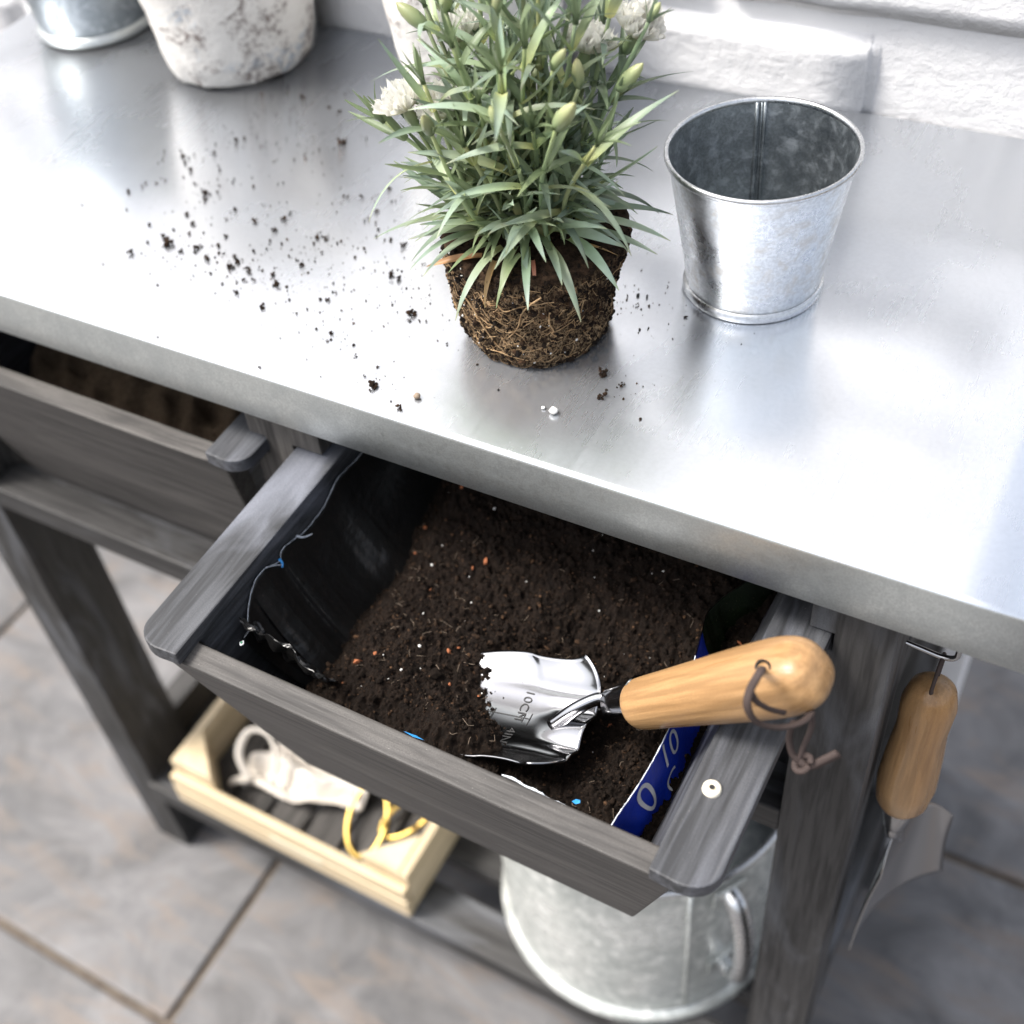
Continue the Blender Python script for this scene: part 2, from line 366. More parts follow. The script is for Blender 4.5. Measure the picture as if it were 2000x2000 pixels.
for r in range(-12, 15):
    zc = 1.0 + (r - .5) * .077 + .0
    if zc < .035: continue
    off = .077 if r % 2 == 0 else .077 + .119
    for c in range(-6, 5):
        o = bpy.data.objects.new('brick', random.choice(bricks)); COL.objects.link(o); o.parent = wall
        x = off + .119 + c * .238
        if x > .13: continue
        o.location = (x + .2, -.009 + random.uniform(-.001, .001), zc); o.rotation_euler = (0, random.uniform(-.004, .004), 0)

# ------------------------------------------------------------------ potting table
TZ = .94
table = root('potting_table', (-.2, .2, 0), 'dark stained wooden potting table with galvanised zinc top', 'table')
# folded zinc sheet: rounded front edge, skirt and small return
prof = [(.392, TZ - .042), (.392, TZ - .002), (.3905, TZ)] + [(.0035, TZ), (.0022, TZ - .0002), (.0011, TZ - .0008), (.0003, TZ - .0018), (.0, TZ - .0032), (-.0005, TZ - .020), (0., TZ - .0385), (.0015, TZ - .040), (.010, TZ - .040)]
nx = 24; xs = np.linspace(-.672, .275, nx); V = []; F = []
for x in xs:
    for (y, z) in prof: V.append((x, y, z))
m_ = len(prof)
for i in range(nx - 1):
    for j in range(m_ - 1): F.append((i * m_ + j, i * m_ + j + 1, (i + 1) * m_ + j + 1, (i + 1) * m_ + j))
o = mk('tabletop_sheet', V, F, ZTOP, table)
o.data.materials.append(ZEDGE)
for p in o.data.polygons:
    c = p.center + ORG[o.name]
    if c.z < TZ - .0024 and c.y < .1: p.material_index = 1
    p.use_smooth = True
sm = o.modifiers.new('thickness', 'SOLIDIFY'); sm.thickness = .0012; sm.offset = -1
for x0, x1 in ((-.672, -.6708), (.2738, .275)):
    box('tabletop_end_cap', x0 - (.0012 if x0 < 0 else -.0012), x1 - (.0012 if x0 < 0 else -.0012), .0, .392, TZ - .04, TZ - .0006, ZEDGE, table, .0004, 1)
box('core_board', -.665, .268, .006, .386, TZ - .030, TZ - .0032, DW['x'], table, .001)
# legs (front right one has the notch the drawer rail slides through)
def leg_notched(x0, x1, notch_side, name='leg', y0=.010, y1=.058):
    zt = TZ - .031; n0, n1 = .8545, .8695; d = .0135
    if notch_side < 0:
        p = [(x0, y0, 0), (x1, y0, 0), (x1, y0, zt), (x0, y0, zt), (x0, y0, n1), (x0 + d, y0, n1), (x0 + d, y0, n0), (x0, y0, n0)]
    else:
        p = [(x0, y0, 0), (x1, y0, 0), (x1, y0, n0), (x1 - d, y0, n0), (x1 - d, y0, n1), (x1, y0, n1), (x1, y0, zt), (x0, y0, zt)]
    return prism(name, p, (0, y1 - y0, 0), GW['z'] if name == 'post' else DW['z'], table, .0012)
leg_notched(.168, .213, -1)
leg_notched(-.606, -.556, 1, 'leg', .010, .080)
# middle post with a notch on both sides
zt = TZ - .031; n0, n1 = .8545, .8695
prism('post', [(-.2085, .012, .66), (-.150, .012, .66), (-.150, .012, n0), (-.1735, .012, n0), (-.1735, .012, n1), (-.150, .012, n1), (-.150, .012, zt), (-.2085, .012, zt), (-.2085, .012, n1), (-.1955, .012, n1), (-.1955, .012, n0), (-.2085, .012, n0)], (0, .03, 0), GW['z'], table, .0010)
for x0 in (-.612, .165): box('leg', x0, x0 + .048, .335, .383, 0, TZ - .031, DW['z'], table, .0015)
box('front_rail', -.556, .168, .010, .046, .645, .671, DW['x'], table, .002)
box('back_rail', -.562, .165, .345, .383, .645, .671, DW['x'], table, .002)
for x0 in (-.606, .172): box('side_rail', x0, x0 + .03, .081, .335, .63, .67, DW['y'], table, .002)
for x0 in (-.2085, .140): box('drawer_runner', x0, x0 + .022, .046, .345, .647, .669, DW['y'], table, .001)
# lower shelf
box('shelf_rail', -.562, .168, .006, .056, .126, .158, DW['x'], table, .002)
box('shelf_back_rail', -.562, .165, .335, .378, .126, .158, DW['x'], table, .002)
for x0 in (-.600, .176): box('side_rail', x0, x0 + .03, .081, .335, .13, .200, DW['y'], table, .002)
for k, y0 in enumerate((.088, .15, .212, .274)): box('shelf_slat', -.568, .174, y0, y0 + .050, .136, .158, DW['x'], table, .002)

# ------------------------------------------------------------------ drawers
def drawer(x0l, x0r, yf, label, bottom_l, bottom_r, yb=.30):
    """x0l/x0r: outer edges of the two top rails, yf: front of rail tips"""
    d = root('drawer', ((x0l + x0r) / 2, yf + .1, .66), label, 'drawer', None)
    zr, tr, wr = .868, .0105, .0315
    for s, xo in ((-1, x0l), (1, x0r)):
        xi = xo - s * wr; r = .017; pts = []
        for k in range(9):
            a = math.pi / 2 * k / 8
            pts.append((xo - s * r + s * r * math.cos(a), yf + r * .85 - r * .85 * math.sin(a), zr - tr))
        pts = [(xo, yb, zr - tr)] + pts + [(xi, yf + .001, zr - tr), (xi, yb, zr - tr)]
        if s < 0: pts = pts[::-1]
        prism('side_rail', pts, (0, 0, tr), RW['y'], d, .0011)
    zt = zr - tr - .0006; zb = .672; ta = .059; th = .0155
    xl, xr = x0l + .015, x0r - .019
    # front board leans inwards towards the bottom
    f = [(xl, yf + .003, zt), (xr, yf + .003, zt), (bottom_r, yf + .003 + ta, zb - .012), (bottom_l, yf + .003 + ta, zb - .012)]
    prism('front_board', f, (0, th, .002), GW['x'], d, .0018, 3)
    xl2, xr2 = x0l + .030, x0r - .033
    for s, xa, xb_ in ((1, xl2 - .013, bottom_l + .010), (-1, xr2 + .013, bottom_r - .010)):
        q = [(xa, yf + th + .005, zt), (xa, yb - .02, zt), (xb_, yb - .02, zb), (xb_, yf + th + .004 + ta, zb)]
        prism('side_board', q, (s * .013, 0, 0), RW['y'], d, .001)
    box('back_board', bottom_l + .011, bottom_r - .011, yb - .018, yb - .004, zb, zt - .001, DW['x'], d, .001)
    box('bottom_board', bottom_l + .024, bottom_r - .024, yf + .085, yb - .022, zb, zb + .009, DW['y'], d, .0006)
    return d
drA = drawer(-.1715, .1800, -.156, 'pulled-out grey wooden drawer filled with dark potting soil', -.140, .112)
drB = drawer(-.552, -.1945, -.0165, 'closed grey wooden drawer left of the soil drawer', -.520, -.262, .33)
# screw cap on the right rail
V, F = lathe([(0, .0020), (.0014, .0020), (.0015, .0006), (.0019, .0006), (.0026, .0022), (.0037, .0024), (.0045, .0016), (.0048, 0)], (.1590, -.103, .868), 28)
sc_ = mk('screw_cap', V, F, CAP, drA, True)
V, F = lathe([(0, .0024), (.0014, .0024), (.00145, .0004)], (.1590, -.103, .868), 16); mk('screw_hole', V, F, BLACKHOLE, sc_)

# ------------------------------------------------------------------ bag of compost lining the drawer
bag = root('compost_bag', (-.01, .05, .69), 'torn black plastic compost bag with blue printed outside lining the drawer', 'bag')
LT = [(-.1390, .26, .853), (-.1390, .12, .853), (-.1390, .033, .8530), (-.1390, .010, .8560), (-.1390, -.0008, .8520), (-.1390, -.0137, .8472), (-.1390, -.0297, .8469), (-.1390, -.0427, .8505), (-.1390, -.0554, .8535), (-.1388, -.0600, .8481), (-.1388, -.0717, .8545), (-.1388, -.0750, .8560), (-.1388, -.0837, .8552), (-.1380, -.0941, .8465), (-.1340, -.1030, .8420), (-.1335, -.1050, .8350), (-.1335, -.1110, .8337)]
ltc = catmull(LT, 9)
def left_fn(u, v):
    p = ltc[min(int(round(u * (len(ltc) - 1))), len(ltc) - 1)]
    x, y = p.x, p.y; jag = .0012 * noise.noise(Vector((y * 260, 3, 1))) + .0018 * noise.noise(Vector((y * 70, 8, 2)))
    z = p.z + jag * .5
    k = v
    xx = x + .050 * (k ** 1.4) ; zz = z - .085 * (k ** .95)
    wr = .0030 * math.sin(math.pi * min(1, k * 1.1)) * nz(y, k * .10, 2, 12, 2) + .0005 * nz(y, k * .08, 5, 50, 2) * min(1, k * 4)
    return (xx + wr, y + (.020 * k if y < -.09 else .0), zz + wr * .6)
V, F = grid(len(ltc), 30, left_fn); fl = mk('bag_film', V, F, FILM_IN, bag, True)
s_ = fl.modifiers.new('thickness', 'SOLIDIFY'); s_.thickness = .0005
edge = [Vector(left_fn(i / (len(ltc) - 1), 0)) + Vector((.0002, 0, .0003)) for i in range(len(ltc))]
V, F = tube(edge, lambda t: .00017 * (1 + 1.0 * noise.noise(Vector((t * 90, 0, 0)))), 6); mk('torn_edge', V, F, TORN, bag)
# little torn strips curling off the edge
for (pts, mt_) in (([(-.1388, -.0400, .8510), (-.1370, -.0375, .8480), (-.1350, -.0345, .8470), (-.1330, -.0320, .8475)], TORN), ([(-.1388, -.0596, .8500), (-.1370, -.0600, .8470), (-.1365, -.0615, .8450)], LBLUE), ([(-.1388, -.0717, .8550), (-.1378, -.0660, .8510), (-.1365, -.0610, .8470)], TORN)):
    V, F = tube(catmull(pts, 5), lambda t: .0008 * (1.2 - t * .6), 6, .35); mk('torn_edge', V, F, mt_, bag)
# crumpled front-left flap
def flap(u, v):
    a = (noise.voronoi(Vector((u * 4.2, v * 3.1, .3)))[0][0]); b = nz(u, v, 4, 5, 3)
    x = -.1355 + .060 * u - .004 * v; y = -.1085 - .010 * u; z = .8440 - .006 * u - .040 * v
    return (x + .004 * b, y + .016 * v + .007 * a - .002, z + .010 * a * (1 - u * .3) + .004 * b)
V, F = grid(46, 26, flap); fo = mk('crumpled_flap', V, F, FILM_IN, bag); s_ = fo.modifiers.new('thickness', 'SOLIDIFY'); s_.thickness = .0005
# print scraps that show on the folded-over flap
for pts, mt_ in (([(-.1275, -.1195, .8435), (-.1252, -.1180, .8450), (-.1244, -.1192, .8442), (-.1248, -.1200, .8432), (-.1262, -.1210, .8428)], WHITE_INK), ([(-.1266, -.1196, .8446), (-.1253, -.1188, .8452), (-.1252, -.1196, .8446), (-.1260, -.1203, .8440)], GREENP), ([(.0950, -.1290, .8472), (.0968, -.1274, .8484), (.0988, -.1270, .8482), (.0992, -.1280, .8474), (.0972, -.1292, .8464)], LBLUE), ([(-.002, -.1345, .8545), (.0060, -.1343, .8552), (.0110, -.1346, .8546), (.004, -.1350, .8538)], LBLUE)):
    prism('print_scrap', pts, (0, .0002, -.0004), mt_, bag, 0)
# front strip along the front board, white torn edge
def front_fn(u, v):
    x = -.075 + .200 * u; y = -.1285 + .0155 * v + .002 * nz(x, v * .05, 1, 40, 2); z = .8400 - .0075 * math.sin(u * 5) ** 2 - .035 * v + .0022 * nz(x, 0, 3, 50, 3)
    return (x, y, z)
V, F = grid(70, 10, front_fn); fo = mk('bag_film', V, F, FILM_IN, bag, True); s_ = fo.modifiers.new('thickness', 'SOLIDIFY'); s_.thickness = .0005
e2 = [Vector(front_fn(u, 0)) + Vector((0, .0006, .0002)) for u in np.linspace(.64, .83, 22)]
V, F = tube(e2, lambda t: .0013 * (.35 + .9 * abs(noise.noise(Vector((t * 9, 4, 0)))) + .3 * t), 6, .5); mk('torn_edge', V, F, TORN, bag)
# right wall of the bag stands free and shows its blue printed outside
RT = [(.1155, -.1290, .836), (.1170, -.1200, .8390), (.1190, -.1050, .8400), (.1200, -.0850, .8395), (.1195, -.0650, .838), (.1180, -.0450, .837), (.1150, -.0200, .838), (.1120, -.0020, .838), (.1090, .0120, .836), (.1075, .0220, .835), (.1110, .0350, .835), (.1230, .0520, .842), (.1290, .0700, .846), (.132, .12, .846), (.132, .24, .846)]
rtc = catmull(RT, 8)
def right_fn(u, v, off=0.0):
    p = rtc[min(int(round(u * (len(rtc) - 1))), len(rtc) - 1)]
    jag = .0010 * noise.noise(Vector((p.y * 420, 3, 7)))
    wr = .0018 * nz(p.y * 1.2, v * .08, 9, 24, 3) * min(1, v * 3)
    return (p.x + (.0125 * v + .006 * v * v) * (1 if p.y < .03 else .5) + wr + off, p.y + max(0., -.085 - p.y) * .75 * v, p.z + jag * (1 - v) - .062 * v)
V, F = grid(len(rtc), 16, right_fn); mk('bag_film', V, F, FILM_IN, bag, True)
V, F = grid(len(rtc), 16, lambda u, v: right_fn(u, v, .0006)); ob = mk('bag_outside', V, F, FILM_OUT, bag, True)
ob['label'] = 'blue printed outside of the bag'
ob.data.materials.append(FILM_DK)
for p in ob.data.polygons:
    if (p.center + ORG[ob.name]).y > .006: p.material_index = 1
ed = [Vector(right_fn(i / (len(rtc) - 1), 0)) + Vector((.0003, 0, .0003)) for i in range(len(rtc))]
V, F = tube(ed[:52], lambda t: .00028 * (1 + 1.2 * noise.noise(Vector((t * 95, 0, 0)))), 6); mk('torn_edge', V, F, TORN, bag)
def text_mesh(s, size):
    cu = bpy.data.curves.new('t', 'FONT'); cu.body = s; cu.size = size; cu.align_x = 'CENTER'; cu.resolution_u = 6
    to = bpy.data.objects.new('t', cu); COL.objects.link(to); dg = bpy.context.evaluated_depsgraph_get(); dg.update()
    me = to.evaluated_get(dg).to_mesh(); bm = bmesh.new(); bm.from_mesh(me); to.to_mesh_clear() if hasattr(to, 'to_mesh_clear') else None
    bmesh.ops.triangulate(bm, faces=bm.faces[:])
    for _ in range(2): bmesh.ops.subdivide_edges(bm, edges=[e for e in bm.edges if e.calc_length() > size * .18], cuts=1)
    bmesh.ops.triangulate(bm, faces=bm.faces[:])
    V = [v.co[:] for v in bm.verts]; bm.verts.index_update(); F = [[v.index for v in f.verts] for f in bm.faces]; bm.free()
    bpy.data.objects.remove(to); return V, F
ys = np.array([p.y for p in rtc])
def print_on_bag(s, size, y, vpos, ang, mt_):
    V, F = text_mesh(s, size); ca, sa = math.cos(ang), math.sin(ang); W = []
    for a, b, _ in V:
        aa, bb = a * ca - b * sa, a * sa + b * ca
        yy = y + aa; u = float(np.interp(yy, ys, np.linspace(0, 1, len(ys)))); vv = vpos - bb / .062
        i = u * (len(rtc) - 1); i0 = int(i); fr = i - i0; i1 = min(i0 + 1, len(rtc) - 1)
        A = Vector(right_fn(i0 / (len(rtc) - 1), vv, .0012)); B = Vector(right_fn(i1 / (len(rtc) - 1), vv, .0012)); W.append(A.lerp(B, fr))
    return mk('print', W, F, mt_, bag)
print_on_bag('0', .034, -.1020, .40, 0, WHITE_INK)
print_on_bag('10', .023, -.0700, .26, -.15, WHITE_INK)
print_on_bag('C', .019, -.0760, .55, -.1, WHITE_INK)
print_on_bag('for', .009, -.0440, .20, -.3, LBLUE)
print_on_bag('compo', .011, -.0170, .30, -1.0, WHITE_INK)

# ------------------------------------------------------------------ potting soil in the drawer
def soil_z(x, y):
    z = .800 + .012 * math.exp(-(((x + .035) / .055) ** 2 + ((y + .055) / .05) ** 2)) + .012 * math.exp(-(((x - .10) / .05) ** 2 + ((y + .10) / .04) ** 2))
    z += .030 * max(0., min(1., (y + .005) / .10)) ** 1.3
    z -= .010 * math.exp(-(((x - .055) / .035) ** 2 + ((y + .02) / .03) ** 2))
    z -= .9 * max(0, -.082 - x) + .25 * max(0, x - .128)
    # heap pushed up over the buried end of the trowel
    z += .030 * math.exp(-(((x - .012) / .030) ** 2 + ((y + .110) / .024) ** 2)) + .012 * math.exp(-(((x + .045) / .03) ** 2 + ((y + .085) / .030) ** 2))
    return z
def soil_fn(u, v):
    x = -.112 + .252 * u; y = -.128 + .36 * v
    z = soil_z(x, y) + .0050 * nz(x, y, 0, 45, 4) + .0036 * nz(x, y, 5, 150, 4) + .0022 * nz(x, y, 9, 420, 3)
    return (x, y, z)
V, F = grid(400, 380, soil_fn); soil = mk('potting_soil', V, F, SOIL, None, True)
tag(soil, 'loose dark brown potting soil filling the pulled-out drawer', 'soil', None, 'stuff')
def soil_pts(n, lift=0., y1=.20):
    P = []
    for _ in range(n):
        x, y = random.uniform(-.110, .128), random.triangular(-.127, y1, -.09); P.append(soil_fn((x + .112) / .252, (y + .128) / .36))
    P = np.array(P); P[:, 2] += lift; return P
n = 17000; sz = np.random.lognormal(math.log(.00048), .50, n).clip(.0002, .0026)
chunks('soil_clumps', soil_pts(n) + np.stack([np.zeros(n), np.zeros(n), sz * .35], 1), sz, CLUMP, soil, np.random.rand(n) ** 1.8)
def fibres(pts, L0, L1, r, up_=.5):
    parts = []
    for p in pts:
        L = random.uniform(L0, L1); a = random.uniform(0, 6.28); el = random.uniform(-.1, up_); d = Vector((math.cos(a) * math.cos(el), math.sin(a) * math.cos(el), math.sin(el)))
        s = Vector((random.gauss(0, 1), random.gauss(0, 1), random.gauss(0, .4))) * L * .22
        q = Vector(p) + Vector((0, 0, .0006)); parts.append(tube([q - d * L * .5, q - d * L * .15 + s * .6, q + d * L * .15 + s, q + d * L * .5], r * random.uniform(.6, 1.3), 4))
    return join(parts)
V, F = fibres(soil_pts(170), .003, .009, .00010); o = mk('soil_fibres', V, F, FIBRE, soil); o['kind'] = 'stuff'
V, F = fibres(soil_pts(1300), .002, .006, .00011, .9); o = mk('soil_fibres', V, F, CLUMP, soil); o['kind'] = 'stuff'
at = o.data.attributes.new('tone', 'FLOAT', 'POINT'); at.data.foreach_set('value', np.repeat(np.random.rand(1300), 16).astype(np.float32))
n = 60; chunks('perlite_grains', soil_pts(n, .0004), np.random.lognormal(math.log(.0004), .45, n).clip(.0002, .0012), PERL, soil, kind='stuff')
n = 22; chunks('clay_grains', soil_pts(n, .0008), np.random.uniform(.0009, .0020, n), CLAYBIT, soil, kind='stuff')

# ------------------------------------------------------------------ trowel stuck in the soil
tro = root('hand_trowel', (.10, -.066, .83), 'steel hand trowel with varnished wooden handle stuck in the drawer soil', 'trowel')
S = Vector((.0785, -.0775, .8275)); U_ = Vector((-.955, -.035, -.285)).normalized(); Vv = Vector((-.03, 1, .0)); Vv = (Vv - U_ * Vv.dot(U_)).normalized(); Nn = -U_.cross(Vv)
if Nn.z < 0: Nn = -Nn
BL = .135
def blade(s, t, off=0.0):
    wv = .0385 if s < .3 else .0385 * (1 - ((s - .3) / .7) ** 2.4) + .0005
    wv -= .0035 * math.sin(min(1, s / .35) * math.pi) * .6
    at_ = abs(t); sh = .012 * max(0, (at_ - .45) / .55) ** 3
    ss = s * BL + sh * (1 - s)
    h = .0155 * (at_ ** 2.2) * (1 - .55 * s) - .004 * math.exp(-((at_ - .62) / .10) ** 2) * math.exp(-(s / .45) ** 2) * .5
    # rolled-out lip at the shoulder, raised socket where the shank joins
    h += .0035 * max(0, 1 - s / .09) ** 2 * at_
    h += .0042 * math.exp(-(t / .20) ** 2) * max(0, 1 - s / .26) ** 1.2 - .0030 * math.exp(-((at_ - .33) / .10) ** 2) * max(0, 1 - s / .22)
    return S + U_ * ss + Vv * (t * wv) + Nn * (h + off)
V, F = grid(60, 49, lambda a, b: blade(a, b * 2 - 1)); bl = mk('blade', V, F, STEEL, tro, True)
md = bl.modifiers.new('thickness', 'SOLIDIFY'); md.thickness = .0013; md.offset = 0
def engrave(s, size, s0, t0):
    V, F = text_mesh(s, size); W = []
    for a, b, _ in V:
        W.append(blade((s0 - b) / BL, t0 - a / .0370, .0010))
    return mk('engraving', W, F, INK, bl)
engrave('10CM', .0080, .047, .22)
engrave('4IN', .0080, .047, -.36)
parts = []
for (sa, ta, sb, tb) in ((.0375, .02, .085, .02), (.0415, -.06, .0415, .10), (.062, -.08, .062, .10), (.0375, -.10, .0375, .12)):
    parts.append(tube([blade((sa + (sb - sa) * k / 8) / BL, ta + (tb - ta) * k / 8, .0009) for k in range(9)], .00024, 5))
V, F = join(parts); mk('ruler_mark', V, F, INK, bl)
A0 = blade(.16, 0) + Nn * .001; A1 = Vector((.0790, -.0630, .8415)); A2 = Vector((.0880, -.0620, .8440)); A3 = Vector((.0975, -.0640, .8520))
V, F = tube(catmull([A0 - Nn * .002, A0.lerp(A1, .55) + Nn * .0012, A1, A2, A3], 7), lambda t: .0052 - .0010 * math.sin(t * 3.14), 14, .85); mk('shank', V, F, STEEL, tro, True)
H0 = Vector((.0915, -.0625, .8445)); H1 = Vector((.1055, -.0645, .8560)); H2 = Vector((.1895, -.0610, .9325)); AX = (H2 - H1).normalized()
def axis_lathe(name, base, ax, prof, mt_, par, n=40, sq=0.0, ref=Vector((0, 0, 1)), flat=1.0, grain=False):
    """profile (distance along, radius); sq makes the section squarish"""
    e1 = (ref - ax * ref.dot(ax)).normalized(); e2 = ax.cross(e1); V = []; F = []; m = len(prof)
    for i in range(n):
        a = 2 * math.pi * i / n; c, s = math.cos(a), math.sin(a)
        for (d, r) in prof:
            p_ = 2 + sq * min(1, d / .08) * 3; k = (abs(c) ** p_ + abs(s) ** p_) ** (-1 / p_)
            V.append((d, r * k * c, r * k * s * flat) if grain else base + ax * d + e1 * (r * k * c) + e2 * (r * k * s * flat))
    for i in range(n):
        for j in range(m - 1): F.append((i * m + j, i * m + j + 1, ((i + 1) % n) * m + j + 1, ((i + 1) % n) * m + j))
    if grain:                       # local x is the grain axis: place with a matrix
        o = mk(name, V, F, mt_, par, True, world=False)
        o.matrix_local = Matrix.Translation(Vector(base) - ORG[par.name]) @ Matrix((ax, e1, e2)).transposed().to_4x4(); return o
    return mk(name, V, F, mt_, par, True)
fa = (H1 - H0).normalized()
axis_lathe('ferrule', H0 - AX * .001, AX, [(-.006, 0), (-.006, .0080), (-.005, .0092), (.004, .0104), (.016, .0124), (.0185, .0128), (.0185, 0)], STEEL, tro)
HL = (H2 - H1).length + .010; HB = H1 - AX * .006
hp = [(0, 0), (.0, .0095), (.0008, .0112), (.003, .0130), (.008, .0138), (.02, .0143), (.045, .0152), (.075, .0165), (.098, .0172), (.112, .0174), (.122, .0168), (.130, .0150), (.1355, .0120), (.1385, .0072), (.1395, 0)]
k_ = HL / .1395; hp = [(a * k_, r) for a, r in hp]; hp = [(v.x, max(0, v.y)) for v in catmull([(a, r, 0) for a, r in hp], 4)]
hd = axis_lathe('handle', HB, AX, hp, HANDLE, tro, 64, .22, grain=True)
hc = HB + AX * (HL * .845); hn2 = (Vector(cam.location) - hc); hn2 = (hn2 - AX * hn2.dot(AX)).normalized()
e1 = AX; e2 = AX.cross(hn2); side_up = e2 if e2.y > 0 else -e2
hs_ = hc + hn2 * .0160 + side_up * .0052
V, F = lathe([(.0042, .0), (.0046, .0016), (.0036, .0014), (.0030, -.002), (0, -.003)], (0, 0, 0), 24); Mh = Matrix((e1, e2, hn2)).transposed(); V = [hs_ + Mh @ Vector(v) for v in V]; mk('cord_hole', V, F, BLACKHOLE, tro)
q0 = hs_ + hn2 * .0010
cg = None
for nm, pts, rr in (('cord', [q0 - hn2 * .003, q0 + hn2 * .0015, (.1715, -.0862, .9540), (.1700, -.0945, .9490), (.1710, -.0990, .9420), (.1755, -.0975, .9310), (.1840, -.0905, .9225), (.1915, -.0815, .9195), (.1935, -.0730, .9175)], .0021),
        ('loop', [(.1705, -.0950, .9490), (.1735, -.0945, .9420), (.1785, -.0905, .9340), (.1840, -.0850, .9270)], .0015),
        ('strand', [(.1925, -.0720, .9190), (.1950, -.0761, .9107), (.1943, -.0828, .9021), (.1942, -.0867, .8966)], .0016),
        ('strand', [(.1881, -.0835, .9205), (.1877, -.0850, .9088), (.1904, -.0868, .9003), (.1944, -.0872, .8963)], .0016),
        ('tail', [(.1944, -.0872, .8965), (.1989, -.0872, .8952), (.2034, -.0838, .8980), (.2090, -.0790, .9020)], .0019), ('tail', [(.1950, -.0862, .8952), (.1995, -.0860, .8935), (.2045, -.0825, .8962), (.2099, -.0783, .9005)], .0018)):
    V, F = tube(catmull(pts, 7), rr, 10, .65); o = mk(nm, V, F, LEATHER, cg or tro, True)
    if cg is None: cg = o; o['label'] = 'brown leather cord loop tied through the handle'
kc = Vector((.1962, -.0872, .8958))
V, F = tube(catmull([kc + Vector((math.cos(a) * .0034, math.sin(a) * .0030, math.sin(a * 1.0 + .7) * .0034)) for a in np.linspace(0, 6.0, 9)], 5), .0018, 8, .8); mk('knot', V, F, LEATHER, cg, True)

# ------------------------------------------------------------------ carnation plant with bare root ball
PC = Vector((-.037, .106, TZ))
pl = root('carnation_plant', PC, 'unpotted white carnation plant with bare root ball on the zinc tabletop', 'plant')
BH = .066
def ball_fn(u, v):
    a = u * 2 * math.pi
    if v < .12: k = v / .12; r = .0425 * k; z = 0.0
    elif v < .72: k = (v - .12) / .60; r = .0425 + .0110 * k; z = BH * k
    else: k = (v - .72) / .28; r = .0535 * (1 - k); z = BH + .004 * math.sin(k * 1.57)
    if .10 < v < .2: z += .003 * (1 - abs(v - .12) / .08) if v < .12 else 0
    cx, cy = math.cos(a), math.sin(a)
    nrm = 1 + (.055 * nz(cx, cy, z * 16, 1.3, 3) + .030 * nz(cx, cy, z * 18, 5, 3) + .020 * nz(cx * 1.0, cy, z * 20, 16, 3)) * (1 if v > .1 else .4)
    edge = math.exp(-((v - .12) / .05) ** 2) * .05 + math.exp(-((v - .72) / .03) ** 2) * .04
    r *= nrm - edge
    return (PC.x - .002 * (z / BH) + r * cx, PC.y + .006 * z / BH + r * sy(cy), PC.z + z + .0012 * nz(cx * r * 20, cy * r * 20, z * 30, 6, 3) * (1 if v > .14 else 0) + (.0012 if v < .13 else 0))
def sy(c): return c
V, F = grid(200, 110, ball_fn); rb = mk('root_ball', V, F, BALL, pl, True)
def on_ball(a, h, lift=0.0):
    u = (a / (2 * math.pi)) % 1; p = Vector(ball_fn(u, .12 + .60 * h)); c = Vector((PC.x, PC.y + .003, p.z)); d = (p - c).normalized(); return p + d * lift
rp = []
for k in range(300):
    a = random.gauss(4.6, 1.15); h = random.betavariate(2.2, 2.0); L = random.uniform(.05, .5) if random.random() < .7 else random.uniform(.4, 1.0); da = random.choice((-1, 1)) * random.uniform(.2, 1) * L; dh = random.uniform(-.55, .25) * L * 1.1
    n_ = max(5, int(L * 16)); r0 = random.choice((.00007, .00009, .00011, .00014, .0002, .0003)) ; pts = []
    for i in range(n_):
        t = i / (n_ - 1); pts.append(on_ball(a + da * t + .06 * nz(t * 3, k, 0, 1, 2), min(.985, max(.02, h + dh * t + .08 * nz(t * 3, k, 7, 1, 2))), .0004 + r0 * .5 + .0006 * abs(nz(t * 4, k, 3, 1, 2))))
    rp.append(tube(pts, lambda t, r0=r0: r0 * (1.15 - .6 * t), 5))
V, F = join(rp[:292]); o = mk('root_hairs', V, F, ROOT, rb); o['kind'] = 'stuff'
for (pts, r0) in (([(5.25, .86), (5.12, .78), (5.02, .66), (4.98, .55), (4.90, .44), (4.80, .35)], .00055), ([(4.25, .70), (4.34, .58), (4.45, .45), (4.55, .32), (4.66, .20)], .00055), ([(5.34, .66), (5.33, .55), (5.38, .46), (5.36, .42), (5.45, .37), (5.52, .34)], .0006), ([(4.65, .46), (4.80, .42), (4.95, .47), (5.08, .55)], .00045), ([(4.72, .80), (4.74, .74), (4.85, .70), (5.0, .74), (5.2, .80)], .00045), ([(4.4, .14), (4.6, .17), (4.85, .14), (5.05, .13)], .0004)):
    c = catmull([on_ball(a, h, .0008) for a, h in pts], 6); V, F = tube(c, lambda t: r0 * (1.1 - .5 * t), 7); mk('root', V, F, ROOT, rb, True)
n = 2600; P = []
for _ in range(n):
    if random.random() < .68: P.append(on_ball(random.uniform(3.0, 6.6), random.random() ** .9, .0003))
    else: P.append(Vector(ball_fn(random.random(), random.uniform(.70, .97))) + Vector((0, 0, .0004)))
chunks('soil_clumps', [tuple(p) for p in P], np.random.lognormal(math.log(.00060), .5, n).clip(.0003, .0024), CLUMP, rb, np.random.rand(n) ** 1.6)
n = 40; chunks('perlite_grains', [tuple(on_ball(random.uniform(3.4, 6.3), random.random(), .0006)) for _ in range(n)], np.random.uniform(.0003, .0007, n), PERL, rb)

